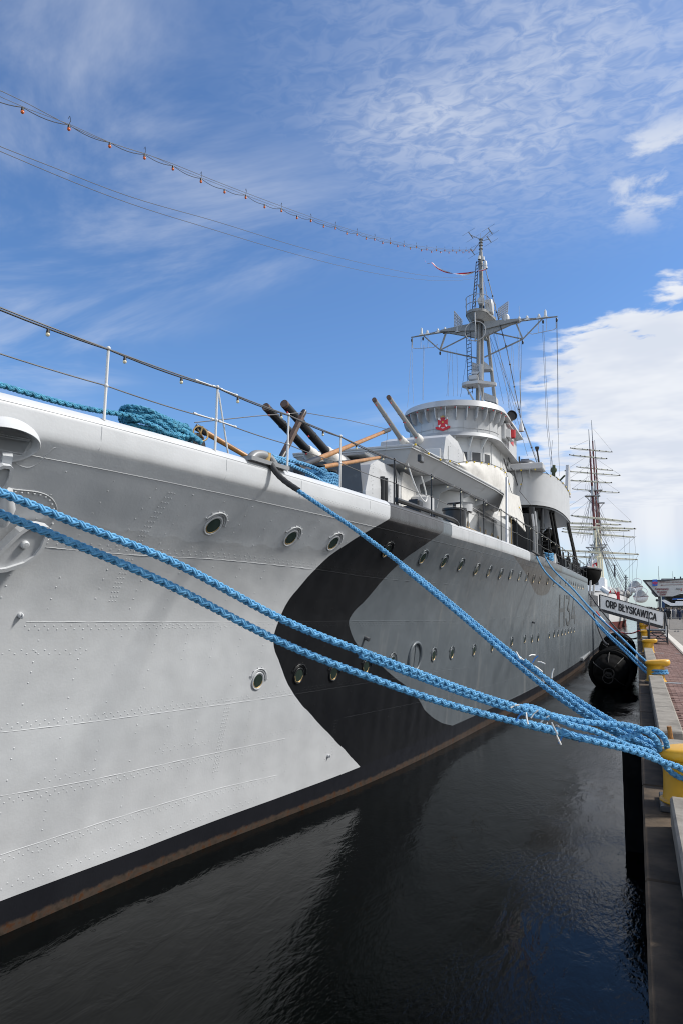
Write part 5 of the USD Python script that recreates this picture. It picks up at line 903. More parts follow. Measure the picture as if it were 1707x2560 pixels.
for k, q in enumerate(bp[1:]):
    bulb(ms, q, 0.040, 'bulb_orange')
    if k % 2: obj('hanger', tube([q+[0, 0, 0.02], q+[0, 0.03, 0.10], q+[0, 0.0, 0.17], q+[0, -0.03, 0.10]], 0.006, 4), 'cable_black', ms)
aer = [((-60, 340), (0, 365), (125, 414), (300, 482), (500, 541), (660, 590), (800, 631), (950, 667), (1060, 688), (1130, 693), (1192, 690)), ((-60, 352), (0, 377), (125, 430), (300, 499), (500, 563), (660, 612), (800, 651), (950, 685), (1060, 699), (1130, 701), (1192, 693))]
for k, px in enumerate(aer):
    w_ = thing('aerial_wire', ['upper', 'lower'][k]+' of two plain thin wires slung from the bow to the mast', 'wire'); obj('strand', tube(wireP(px), 0.0065, 4), 'wire_grey', w_, smooth=True)

# ------------------------------------------------------------------ bollards
B0 = '/World/bollard'
def bollard_parts(t):
    body = obj('body', lathe([(0.265, 0), (0.265, 0.02), (0.235, 0.035), (0.225, 0.10), (0.22, 0.34), (0.23, 0.41), (0.26, 0.44)], (-0.025, 0, 0), 32), 'bollard_yellow', t, smooth=40)
    a = np.arange(40)*2*PI/40; hx = 0.315*np.sign(np.cos(a))*np.abs(np.cos(a))**0.75; hy = 0.235*np.sign(np.sin(a))*np.abs(np.sin(a))**0.85
    top = lambda k, z, dip: np.c_[hx*k+0.03, hy*k, z+dip*(hx*k)]
    rg = [top(0.72, 0.40, 0.02), top(0.94, 0.435, 0.03), top(1.0, 0.475, 0.05), top(0.99, 0.515, 0.09), top(0.93, 0.548, 0.11), top(0.80, 0.562, 0.11), top(0.4, 0.568, 0.11), top(0.001, 0.569, 0.11)]
    v = np.vstack(rg); i, j = np.meshgrid(np.arange(7), np.arange(40), indexing='ij'); obj('head', (v, np.stack([i*40+j, i*40+(j+1) % 40, (i+1)*40+(j+1) % 40, (i+1)*40+j], -1).reshape(-1, 4)), 'bollard_yellow', t, smooth=40)
    obj('base_plate', [box(-0.29, 0.16, -0.30, 0.30, -0.05, 0.008, 0.01)], 'black_steel', t)
BL = ['nearest yellow bollard at the picture\'s right edge, holding the big blue ropes', 'yellow bollard with three blue ropes looped round it, beside the brick paving', 'yellow bollard without ropes, next beyond the roped one', 'small yellow bollard just in front of the portable steps', 'yellow bollard level with the black steps, with a dark thing behind its head', 'farthest yellow bollard, under the gangway']
t = thing('bollard', BL[0], 'bollard', (BX, BOLL_Y[0], 1.99), group='yellow bollards along the quay edge'); bollard_parts(t)
for k in range(1, 6): copy(t, 'bollard', BL[k], 'bollard', (BX, BOLL_Y[k], 1.99), rz=nrg.uniform(-6, 6), group='yellow bollards along the quay edge')

# ------------------------------------------------------------------ mooring ropes
def in_plane(px, a, b):
    """points seen at the pixels that lie in the upright plane through a and b"""
    a, b = np.array(a, float), np.array(b, float); nrm = np.cross(b-a, [0, 0, 1.0]); out = []
    for p in px: d = P(*p, d=1.0)-EYE; out.append(EYE+d*(((a-EYE)@nrm)/(d@nrm)))
    return out
RB = 0.031
bo = np.array([BX, BOLL_Y[0], 2.33])
bowA = np.array([-6.95, -0.1, 6.0])
# first line from the bow
ra = thing('mooring_rope', 'upper of the two blue mooring ropes running from the bow across the pale hull', 'rope')
pA = in_plane([(0, 1230), (200, 1312), (430, 1404), (700, 1546), (900, 1628), (1150, 1722), (1300, 1770), (1370, 1786)], bowA, bo)
ext = pA[0]+(pA[0]-pA[1])*np.array([1.2]); pA = [bowA, (bowA+pA[0])/2+[0, 0, -0.03]]+pA
obj('rope', braid(spline(pA, 400), RB), 'rope_blue', ra, smooth=True)
leg1 = [pA[-1]-[0.02, 0, 0]]+in_plane([(1430, 1800), (1500, 1809), (1560, 1813), (1600, 1823), (1630, 1840)], bowA, bo)
obj('eye_leg', braid(spline(leg1+[bo+[-0.12, 0.25, -0.03], bo+[0.06, 0.27, -0.05], bo+[0.26, 0.12, -0.06]], 200), RB*0.92), 'rope_blue', ra, smooth=True)
leg2 = [pA[-2], pA[-1]]+in_plane([(1425, 1812), (1480, 1826), (1530, 1848), (1580, 1868), (1640, 1890)], bowA+[0, -0.12, 0], bo+[0, -0.1, 0])
obj('eye_leg', braid(spline(leg2+[bo+[-0.10, -0.22, -0.05], bo+[0.10, -0.24, -0.06], bo+[0.26, -0.05, -0.07]], 200), RB*0.92), 'rope_blue', ra, smooth=True)
obj('splice', braid(spline([a+[0, 0, -0.035] for a in pA[-4:]], 60), RB*0.85), 'rope_blue', ra, smooth=True)
# second line from the bow, with its eye laid over the bollard
bowB = bowA+[0.05, 0.25, -0.02]; bo2 = bo+[0, -0.05, 0]
rb = thing('mooring_rope', 'lower of the two blue mooring ropes running from the bow across the pale hull', 'rope')
pB = in_plane([(0, 1284), (200, 1365), (430, 1466), (700, 1604), (900, 1685), (1100, 1755), (1300, 1808), (1400, 1832)], bowB, bo2); pB = [bowB, (bowB+pB[0])/2+[0, 0, -0.03]]+pB
obj('rope', braid(spline(pB, 400), RB), 'rope_blue', rb, smooth=True)
lg = [pB[-1]]+in_plane([(1470, 1850), (1535, 1866), (1600, 1884), (1660, 1907), (1707, 1925)], bowB, bo+[0, -0.30, 0])
obj('eye_leg', braid(spline(lg+[bo+[0.16, -0.26, -0.14], bo+[0.30, -0.05, -0.12]], 200), RB), 'rope_blue', rb, smooth=True)
lg = [pB[-1]+[0, 0, 0.02]]+in_plane([(1460, 1846), (1535, 1852), (1580, 1838), (1635, 1825), (1655, 1839)], bowB+[0, 0.1, 0], bo+[0, 0.05, 0])
obj('eye_leg', braid(spline(lg+[bo+[-0.10, 0.23, -0.06], bo+[0.08, 0.26, -0.09], bo+[0.27, 0.1, -0.10]], 220), RB*0.92, fat=0.85), 'rope_blue', rb, smooth=True)
obj('splice', braid(spline(pB[-2:]+lg[1:3], 80), RB*1.25, fat=0.9), 'rope_blue', rb, smooth=True)
# line from the fairlead, doubled from half way
fa = np.array([-4.90, fc[1]+0.05, 6.12])
rc = thing('mooring_rope', 'blue mooring rope with a black chafing sleeve, from the fairlead down to the nearest bollard', 'rope')
pxC = [(690, 1180), (720, 1208), (780, 1250), (870, 1311), (1000, 1408), (1100, 1487), (1200, 1570), (1300, 1650), (1400, 1722), (1500, 1786), (1600, 1843), (1660, 1874), (1707, 1897)]
pC = [fa+[-0.03, 0, 0.03]]+in_plane(pxC, fa, bo+[0, 0, 0.0]); pC[1] += [0, 0, 0]
obj('rope', braid(spline(pC+[bo+[0.15, -0.24, -0.10], bo+[0.30, -0.05, -0.09]], 420), RB), 'rope_blue', rc, smooth=True)
pxD = [(1000, 1413), (1100, 1496), (1200, 1581), (1300, 1668), (1400, 1747), (1500, 1812), (1600, 1864), (1660, 1893)]
pD = in_plane(pxD, fa+[0, -0.06, 0], bo+[0, -0.06, 0]); obj('doubled_leg', braid(spline(pD+[bo+[0.05, -0.27, -0.14], bo+[0.30, -0.07, -0.14]], 300), RB), 'rope_blue', rc, smooth=True)
pxE = [(1310, 1652), (1400, 1730), (1480, 1790), (1560, 1836), (1630, 1872)]; pE = in_plane(pxE, fa+[0, -0.12, 0], bo+[0, -0.13, 0]); obj('splice', braid(spline(pE, 200), RB*0.95), 'rope_blue', rc, smooth=True)
sl = spline([fa+[-0.05, 0.0, 0.05]]+pC[1:4], 40)[3:30]; obj('chafing_sleeve', tube(sl, np.linspace(0.046, 0.042, len(sl))*(1+0.05*np.sin(np.arange(len(sl))*1.7)), 12), 'sleeve_black', rc, smooth=60)
inb = spline([fa+[-0.05, -0.02, 0.04], fa+[-0.18, 0.25, 0.08], (BITTS[0]+0.2, BITTS[1]-0.75, 6.34), (BITTS[0]+0.15, BITTS[1]-0.3, 6.33)], 120); obj('inboard_part', braid(inb, RB), 'rope_blue', rc, smooth=True)
inb = spline([fa+[-0.08, 0.02, 0.0], fa+[-0.10, 0.40, 0.02], (BITTS[0]+0.25, BITTS[1]-0.75, 6.14), (BITTS[0]+0.16, BITTS[1]-0.3, 6.13)], 120); obj('inboard_part', braid(inb, RB), 'rope_blue', rc, smooth=True)
# white and blue tape ends whipped round the splices
def tapes(parent, pts, seed):
    g = np.random.default_rng(seed)
    for q in pts:
        q = np.array(q); d = np.array([g.uniform(-.5, .3), g.uniform(-.5, .2), g.uniform(-1, 0.2)]); d /= np.linalg.norm(d)
        obj('tape_end', [tube([q, q+d*0.05, q+d*0.10+[0.01, 0, -0.015]], [0.007, 0.008, 0.009], 5)], 'tape_blue' if g.random() < 0.25 else 'tape_white', parent)
tapes(ra, in_plane([(1297, 1763), (1306, 1782), (1315, 1782), (1345, 1776), (1372, 1790), (1368, 1808), (1378, 1806)], bowA+[0, -0.05, 0], bo+[0, -0.05, 0]), 3)
tapes(rb, in_plane([(1388, 1832), (1412, 1836), (1466, 1844), (1402, 1822)], bowB+[0, -0.05, 0], bo2+[0, -0.05, 0]), 5)
tapes(rc, in_plane([(1290, 1630), (1322, 1640), (1345, 1640), (1362, 1660), (1384, 1672), (1310, 1652), (1335, 1665), (1352, 1685)], fa+[0, -0.1, 0], bo+[0, -0.1, 0]), 9)
# ropes from farther aft to the second bollard
b2 = np.array([BX, BOLL_Y[1], 2.32]); f1 = hit(1342, 1392); f1 = np.array([float(hull_x(f1[1], 5.99)), f1[1], 6.05]); f2 = hit(1367, 1402); f2 = np.array([float(hull_x(f2[1], 5.99)), f2[1], 6.05])
rd = thing('mooring_rope', 'left one of the blue ropes from the ship\'s side amidships to the second bollard', 'rope')
p = [f1]+in_plane([(1344, 1399), (1423, 1486), (1488, 1552), (1523, 1587), (1575, 1634), (1618, 1675)], f1, b2); obj('rope', braid(spline(p+[b2+[0.0, -0.235, -0.03], b2+[0.21, -0.12, -0.04], b2+[0.24, 0.05, -0.04]], 260), RB*1.05, per=9, sides=5), 'rope_blue', rd, smooth=True)
p = in_plane([(1488, 1556), (1523, 1593), (1575, 1643), (1618, 1684)], f1+[0, -0.1, 0], b2+[0, -0.1, 0]); obj('doubled_leg', braid(spline(p+[b2+[0.0, -0.245, -0.10], b2+[0.23, -0.12, -0.10], b2+[0.25, 0.05, -0.1]], 200), RB*1.05, per=9, sides=5), 'rope_blue', rd, smooth=True)
obj('chafing_sleeve', bar(f1+[-0.1, -0.3, 0.03], f1+[0.14, -0.05, -0.12], 0.06), 'sleeve_black', rd)
re_ = thing('mooring_rope', 'right one of the blue ropes from the ship\'s side amidships to the second bollard', 'rope')
p = [f2]+in_plane([(1369, 1405), (1427, 1468), (1481, 1528), (1556, 1598), (1617, 1656)], f2, b2+[0, 0.1, 0.02]); obj('rope', braid(spline(p+[b2+[-0.02, 0.22, -0.02]], 220), RB*1.05, per=9, sides=5), 'rope_blue', re_, smooth=True)
# coils lying on the forecastle
def coil(parent, loops, R, seed, mt):
    obj('rope', braid(spline(loops, 900), R, per=9, sides=5), mt, parent, smooth=True)
c1 = thing('rope_coil', 'loose hank of blue rope lying at the deck edge beside the hand wheel', 'rope coil')
g = np.random.default_rng(4); lo = []
c0_ = P(402, 1062, x=-5.45)+np.array([0, 0.10, 0]); 
for k in range(9):
    cy_, cz_ = c0_[1]+g.uniform(-.06, .06), 6.06+0.019*k+g.uniform(-.012, .012); A_, B_ = 0.55+g.uniform(-.18, .06), 0.12+g.uniform(-.03, .03)
    for t in np.arange(8)/8*2*PI: lo.append((c0_[0]-0.14+0.30*math.sin(t)+g.uniform(-.02, .02), cy_+A_*math.cos(t), cz_+0.06*math.sin(t*2+k)+B_*0.2*math.cos(t)+0.07*math.exp(-((math.cos(t)+0.75)/0.35)**2)))
coil(c1, lo, RB, 4, 'rope_teal')
p = [bowA+[0.0, 2.2, 0.10], (edge_x(3.5)-0.05, 3.5, 6.12), (edge_x(4.8)-0.05, 4.8, 6.09), (edge_x(5.8)-0.12, 5.8, 6.11), c0_*[1, 1, 0]+[0.08, 0.0, 6.20], c0_*[1, 1, 0]+[0.18, 0.55, 6.08]]; obj('tail', braid(spline(p, 200), RB), 'rope_teal', c1, smooth=True)
p = [c0_*[1, 1, 0]+[-0.15, -0.5, 6.26], c0_*[1, 1, 0]+[0.0, -0.15, 6.29], c0_*[1, 1, 0]+[0.14, 0.2, 6.17], c0_*[1, 1, 0]+[0.2, 0.5, 6.06]]; obj('tail', braid(spline(p, 120), RB), 'rope_teal', c1, smooth=True)
c2 = thing('rope_coil', 'blue rope wound in figures of eight round the black mooring bitts', 'rope coil'); lo = []
for k in range(7):
    z = 6.10+0.046*k
    for t in np.arange(12)/12*2*PI: lo.append((BITTS[0]+0.19*math.sin(2*t)*1.0, BITTS[1]+0.44*math.sin(t), z+0.004*k*math.sin(5*t)))
coil(c2, lo, RB, 5, 'rope_blue')
lo = []
for k in range(5):
    z = 6.09+0.055*k
    for t in np.arange(10)/10*2*PI: lo.append((BITTS[0]+0.225*math.cos(t), BITTS[1]+0.50*math.sin(t)+g.uniform(-.01, .01), z+g.uniform(-.008, .008)))
obj('outer_turns', braid(spline(lo, 700), RB, per=9, sides=5), 'rope_blue', c2, smooth=True)
c3 = thing('rope_coil', 'small bundle of bright blue rope on the deck edge amidships, under the ladder', 'rope coil'); q = P(1378, 1402, x=-3.75); lo = []
for k in range(8):
    for t in np.arange(8)/8*2*PI: lo.append((-3.85+0.15*math.cos(t), q[1]+0.4*math.sin(t)+g.uniform(-.1, .1), 6.1+0.05*k+g.uniform(-.03, .03)))
obj('rope', braid(spline(lo, 500), 0.045, per=7, sides=4), 'rope_blue', c3, smooth=True)

# ------------------------------------------------------------------ floating fenders, chain and hoses
def fender(label, c, ax, L, R, net=True):
    t = thing('rubber_fender', label, 'fender', group=None); pr = [(0.01, -L/2), (R*0.35, -L/2), (R*0.62, -L*0.47), (R*0.88, -L*0.40), (R, -L*0.30), (R, L*0.30), (R*0.88, L*0.40), (R*0.35, L/2), (0.01, L/2)]
    bm = trimesh.Trimesh(*lathe(pr, c, 28, ax), process=False).subdivide().subdivide(); bv = np.array(bm.vertices); nz = meshkit.fbm(bv*1.7, 3, 6)-0.5; dr = bv-np.array(c); dr /= np.linalg.norm(dr, axis=1, keepdims=True)+1e-9; obj('body', (bv+dr*nz[:, None]*0.30, bm.faces), 'black_rubber', t, smooth=True); Bm = basis_to(ax)
    for u in (-0.30, -0.1, 0.1, 0.30): obj('tyre_band', tube([np.array(c)+Bm@np.array([(R+0.05)*math.cos(a), (R+0.05)*math.sin(a), u*L]) for a in np.linspace(0, 2*PI, 25)], 0.13, 8, caps=False), 'black_rubber', t, smooth=40)
    for a in (0.5, 1.55, 2.3, 3.9):
        ch_ = [np.array(c)+Bm@np.array([r_*math.cos(a), r_*math.sin(a), z_]) for r_, z_ in ((R*0.3, -L/2-0.03), (R*0.66, -L*0.47-0.06), (R*0.92, -L*0.40-0.07), (R+0.08, -L*0.28))]
        obj('chain', tube(ch_, 0.024, 5), 'steel_chain', t)
    obj('end_ring', [torus(np.array(c)+Bm@np.array([0, 0, -L/2-0.03]), ax, R*0.26, 0.035, n=20), torus(np.array(c)+Bm@np.array([0.05, -0.25, -L/2-0.05]), ax, R*0.26, 0.022, n=16), lathe([(0.15, 0), (0.15, 0.06), (0, 0.06)], np.array(c)-np.array(ax)*(L/2+0.06), 14, ax)], 'steel_chain', t, smooth=40)
    return t
mat('steel_chain', (0.030, 0.028, 0.026), 0.7, 0.3, 12.0, metal=0.3)
fp = P(1540, 1712, z=0.0)
fender('big black floating fender with chains and an end ring, nearest between hull and quay', (-1.18, 38.4, 0.78), (0.05, 1, 0), 5.6, 0.88); fender('second black floating fender farther along, below the gangway', (-1.30, 52.0, 0.9), (0, 1, 0), 5.0, 1.0)
def hose(px, a, b, r, mt, label, cat='hose', name='hose'):
    t = thing(name, label, cat); obj('line', tube(spline(in_plane(px, a, b), 40), r, 6), mt, t, smooth=True); return t
hose([(1468, 1478), (1490, 1510), (1530, 1560), (1560, 1590), (1592, 1595)], (-3.2, 56, 4), (-0.0, 50, 2), 0.05, 'cable_black', 'upper black cable sagging from the ship\'s side to the quay near the gangway', 'cable')
hose([(1482, 1530), (1490, 1556), (1500, 1585), (1520, 1612)], (-3.2, 46, 3), (-1.6, 40, 1.6), 0.05, 'cable_black', 'black cable hanging from the ship\'s side to the big floating fender', 'cable')
t = hose([(1489, 1527), (1500, 1542), (1525, 1567), (1550, 1581), (1575, 1584), (1597, 1577)], (-3.0, 62, 4), (0.2, 52, 2), 0.045, 'signal_red', 'red and white barrier cord drooping from the ship towards the far bollards', 'cord', 'barrier_cord')
for a, b in (((1500, 1541.5), (1512, 1554)), ((1562, 1582.5), (1578, 1583))): obj('white_stretch', tube(spline(in_plane([a, ((a[0]+b[0])/2, (a[1]+b[1])/2+0.8), b], (-3.0, 62, 4), (0.2, 52, 2)), 8), 0.052, 6), 'flag_white', t, smooth=True)

# ------------------------------------------------------------------ gangway with its name board, and the portable steps
GY = 57.5
gw = thing('gangway', 'black gangway sloping down to the quay with a long white name board along its side', 'gangway')
TL, TR, BR, BLc = [P(*p, y=GY) for p in ((1500, 1488), (1659, 1531.5), (1656, 1565), (1500.5, 1521.5))]
nb = obj('name_board', poly3([TL, TR, BR, BLc], 0.05, (0, -1, 0)), 'sign_white', gw)
def quad_map(u, v): return (TL*(1-u)+TR*u)*v+(BLc*(1-u)+BR*u)*(1-v)
tm = meshkit.text_mesh('ORP BŁYSKAWICA', 1.0, 0.02, bold=True); tv = np.array(tm.vertices); w = tv[:, 0].max()
uu = 0.085+tv[:, 0]/w*0.815; vv = 0.24+tv[:, 1]*0.52
obj('lettering', [trimesh.Trimesh(np.array([quad_map(a+o, b) for a, b in zip(uu, vv)])+np.c_[0*uu, -0.027-tv[:, 2]-e, 0*uu], tm.faces, process=False) for o, e in ((0, 0), (-0.0035, 0.002), (0.0035, 0.004))], 'letter_black', nb)
obj('frame', [beam(TL+[0, 0, .03], TR+[0, 0, .03], 0.07, 0.06), beam(BLc-[0, 0, .12], BR-[0, 0, .12], 0.12, 0.22), beam(TL+[-.05, 0, .05], BLc+[-.05, 0, -.2], 0.10, 0.10), beam(TR+[.06, 0, .03], BR+[.09, 0, -.55], 0.12, 0.12)], 'black_steel', gw)
obj('walkway', [beam(BLc+[0, .6, -.05], BR+[0, .6, -.05], 1.1, 0.08), beam(TL+[0, 1.15, 0], TR+[0, 1.15, 0], 0.05, 0.05), beam(BR+[-1.4, 0.6, -0.35], BR+[0.3, 0.6, -0.35], 1.2, 0.12)], 'black_steel', gw)
for u in (0.25, 0.5, 0.75): a = quad_map(u, 1.0); b = quad_map(u, 0.0); obj('panel_joint', beam(a+[0, -.027, 0], b+[0, -.027, 0], 0.012, 0.006), 'clad_grey', gw)
for u in np.linspace(0.02, 0.98, 40): a = quad_map(u, 1.0); obj('lashing', sphere(a+[0, -0.03, 0.02], 0.035, 0), 'black_steel', gw)
stp = thing('portable_steps', 'black steel steps with handrails standing on the brick paving before the gangway', 'steps')
sx0, sx1, sy = 0.60, 1.45, 40.0
for k in range(5): obj('tread', box(sx0, sx1, sy+k*0.28, sy+k*0.28+0.25, 2.13+k*0.13, 2.17+k*0.13, 0.008), 'black_steel', stp)
for x in (sx0, sx1): obj('stringer', [beam((x, sy-0.05, 2.05), (x, sy+1.4, 2.70), 0.05, 0.14), bar((x, sy+0.02, 2.0), (x, sy+0.02, 3.0), 0.025), bar((x, sy+1.35, 2.0), (x, sy+1.35, 3.65), 0.025), bar((x, sy+0.02, 3.0), (x, sy+1.35, 3.65), 0.022)], 'black_steel', stp)
obj('hand_grip', bar((sx1-0.06, sy+0.0, 2.4), (sx1-0.06, sy+0.1, 2.95), 0.03), 'white_steel', stp)
obj('landing', [box(0.5, 1.55, sy+1.45, sy+3.0, 2.62, 2.70)]+[bar((x, y, 2.0), (x, y, 2.65), 0.03) for x in (0.55, 1.5) for y in (sy+1.5, sy+2.9)]+[bar((0.55, sy+1.5, 2.05), (1.5, sy+1.5, 2.6), 0.02), bar((1.5, sy+1.5, 2.05), (0.55, sy+1.5, 2.6), 0.02)], 'black_steel', stp)
# crowd barriers
def barrier(label, a, b, z=2.0, n=18):
    t = thing('crowd_barrier', label, 'barrier', group=None); a, b = np.array(a), np.array(b); z0, z1 = np.array([0, 0, z+0.18]), np.array([0, 0, z+1.08])
    obj('frame', [bar(a+z0, b+z0, 0.02, None, 6), bar(a+z1, b+z1, 0.022, None, 6), bar(a+z0, a+z1, 0.022, None, 6), bar(b+z0, b+z1, 0.022, None, 6)], 'barrier_steel', t)
    u = (b-a)/np.linalg.norm(b-a); s = np.array([-u[1], u[0], 0])
    for k in range(1, n): q = a+(b-a)*k/n; obj('upright', bar(q+z0, q+z1, 0.010, None, 4), 'barrier_steel', t)
    for q in (a+u*0.4, b-u*0.4): obj('foot', [bar(q+[0, 0, z+0.02]-s*0.3, q+[0, 0, z+0.02]+s*0.3, 0.02, None, 5), bar(q+[0, 0, z], q+z0, 0.02, None, 5)], 'barrier_steel', t)
fa1, fb1, fc1 = P(1612, 1574, y=60.0), P(1682, 1565, y=62.5), P(1706, 1562, y=63.5)
barrier('grey crowd barrier behind the lower end of the gangway', (0.9, 60.2, 0), (2.25, 60.4, 0)); barrier('grey crowd barrier right of the gangway\'s foot, before the walking couple', (2.35, 60.4, 0), (3.35, 60.6, 0), n=14); barrier('grey crowd barrier at the right edge of the picture', (3.42, 60.6, 0), (5.6, 60.9, 0))

# ------------------------------------------------------------------ the boat on the warship's davits, and the ensign
bx_, by_, bz_ = -3.62, 62.2, 6.95
bo_ = thing('ship_boat', 'black boat hanging from davits at the warship\'s side abaft the break of the deck', 'boat')
sec = []
for s in np.linspace(-1, 1, 15):
    hw = 0.95*(1-abs(s)**2.6)+0.02; dp = 1.25*(1-abs(s)**3.5)+0.05; t = np.linspace(0, PI, 13)
    sec.append(np.c_[bx_+hw*np.cos(t), np.full(13, by_+s*3.1), bz_+0.10*s*s-dp*np.sin(t)**0.8])
v = np.vstack(sec); i, j = np.meshgrid(np.arange(14), np.arange(12), indexing='ij'); f = np.stack([i*13+j, i*13+j+1, (i+1)*13+j+1, (i+1)*13+j], -1).reshape(-1, 4)
obj('boat_hull', (v, f), 'black_rubber', bo_, smooth=50); obj('gunwale', [tube(np.array([q[0] for q in sec]), 0.10, 6), tube(np.array([q[-1] for q in sec]), 0.10, 6)], 'dark_grey_paint', bo_, smooth=40)
obj('boat_cover', (np.vstack([np.c_[q[[0, -1], 0], q[[0, -1], 1], q[[0, -1], 2]+0.03] for q in sec]+[[[q[6, 0], q[6, 1], bz_+0.22]] for q in sec]), np.array([[2*k, 2*k+2, 30+k+1, 30+k] for k in range(14)]+[[2*k+1, 30+k, 30+k+1, 2*k+3] for k in range(14)])), 'dark_grey_paint', bo_)
obj('fall', [bar((bx_, by_-2.2, bz_), (bx_-0.1, by_-2.2, bz_+1.4), 0.02, None, 5), bar((bx_, by_+2.6, bz_), (bx_-0.1, by_+2.6, bz_+1.4), 0.02, None, 5)], 'stay_wire', bo_)
fg = thing('flag', 'white over red flag flying to the left of the pale mast foot', 'flag'); fy = 70.0
fa_, fb_ = P(1492, 1396, y=fy), P(1492.5, 1414, y=fy)
us = np.linspace(0, 1, 14); lo_ = P(1466, 1411, y=fy)-fa_
def frow(k): st = fa_+(fb_-fa_)*k; return np.array([st+lo_*u*(1-0.12*k)+np.array([0, 0.25*math.sin(u*6+k), 0.10*math.sin(u*5)*u]) for u in us])
for nm, ks, m in (('white_band', (0, .25, .5), 'flag_white'), ('red_band', (.5, .75, 1.0), 'signal_red')):
    v = np.vstack([frow(k) for k in ks]); i, j = np.meshgrid(np.arange(2), np.arange(13), indexing='ij'); obj(nm, (v, np.stack([i*14+j, i*14+j+1, (i+1)*14+j+1, (i+1)*14+j], -1).reshape(-1, 4)), m, fg, smooth=True)
obj('staff', bar(fb_+[0, 0, -1.7], fa_+[0, 0, 0.1], 0.03, 0.02, 6), 'black_steel', fg)

# ------------------------------------------------------------------ the sailing ship beyond
ts = thing('tall_ship', 'white three-masted sailing ship with cream yards moored beyond the destroyer', 'sailing ship')
TX = -7.6
hs = PchipInterpolator([128, 131, 136, 145, 160, 180, 195, 205], [0.6, 2.6, 4.2, 5.4, 6.0, 5.8, 3.4, 0.4])
def ts_side(z0, z1, mt, nm, fl=(1, 1)):
    ys = np.linspace(128, 205, 40); v = np.vstack([np.c_[TX+hs(ys)*fl[0], ys, np.full(40, z0)], np.c_[TX+hs(ys)*fl[1], ys, np.full(40, z1)+0.9*((ys-165)/40)**2*(z1 > 3)], np.c_[TX-hs(ys)*fl[1], ys, np.full(40, z1)+0.9*((ys-165)/40)**2*(z1 > 3)], np.c_[TX-hs(ys)*fl[0], ys, np.full(40, z0)]])
    f = np.vstack([np.stack([r*40+np.arange(39), r*40+np.arange(1, 40), (r+1)*40+np.arange(1, 40), (r+1)*40+np.arange(39)], 1) for r in range(3)]); obj(nm, (v, f), mt, ts, smooth=40)
ts_side(-0.5, 1.0, 'boot_red', 'boot_top', (0.86, 0.93)); ts_side(1.0, 5.6, 'ship_white', 'hull', (0.93, 1.03))
obj('bulwark_rail', [tube([(TX+hs(y)*1.03+0.02, y, 5.65+0.9*((y-165)/40)**2) for y in np.linspace(128.2, 204, 30)], 0.12, 5)], 'dark_grey_paint', ts)
obj('deck_house', box(TX-2.5, TX+2.5, 134, 146, 6.2, 9.0, 0.1), 'ship_white', ts); obj('deck_house', box(TX-2, TX+2.4, 168, 186, 5.6, 8.2, 0.1), 'ship_white', ts)
obj('house_window', [box(TX+0.2, TX+1.4, 133.95, 134.0, 7.6, 8.3)], 'window_glass', ts); obj('white_tube', bar(P(1502, 1470, y=127), P(1521, 1482, y=127), 0.45, 0.42, 10), 'ship_white', ts, smooth=40)
q = P(1545, 1488, y=132); obj('red_gear', [box(q[0]-0.25, q[0]+0.25, 131.9, 132.4, q[2]-1.0, q[2]+0.6), bar(q+[-.6, 0, .8], q+[0.2, 0, -1], 0.1), box(q[0]-2.0, q[0]-1.2, 131.9, 132.5, q[2]+0.4, q[2]+0.8)], 'red_paint', ts)
nm_ = meshkit.text_mesh('K C 1 U', 0.8, 0.02) if False else None
MASTS = [(150, (1471, 1073), (1495, 1470), 1.0), (165, (1478, 1050), (1502, 1470), 1.0), (180, (1486, 1100), (1508, 1470), 0.95)]
mast_line = []
for k, (my, tp_, bp_, s) in enumerate(MASTS):
    a, b = P(*bp_, y=my), P(*tp_, y=my); a[2] = 5.0; L = b-a; mast_line.append((a, b, my)); at_ = lambda t: a+L*t
    pole = obj('mast', [bar(at_(0), at_(0.40), 0.36, 0.30, 12)], 'spar_cream', ts, smooth=40)
    obj('topmast', [bar(at_(0.40), at_(0.60), 0.27, 0.25, 10), bar(at_(0.66), at_(0.88), 0.21, 0.15, 10)], 'spar_maroon', pole, smooth=40); obj('doubling', bar(at_(0.60), at_(0.66), 0.24, 0.22, 10), 'halyard', pole, smooth=40); obj('royal_mast', bar(at_(0.88), at_(1.0), 0.11, 0.06, 8), 'halyard', pole, smooth=40)
    for t, r in ((0.30, 1.9), (0.60, 1.5)): q = at_(t); obj('mast_top', [box(q[0]-r, q[0]+r, q[1]-0.9, q[1]+0.9, q[2]-0.06, q[2]+0.08), bar(q+[-r*0.9, 0, 0], q+[0, 0, -1.6], 0.08), bar(q+[r*0.9, 0, 0], q+[0, 0, -1.6], 0.08)], 'tarp_grey', pole)
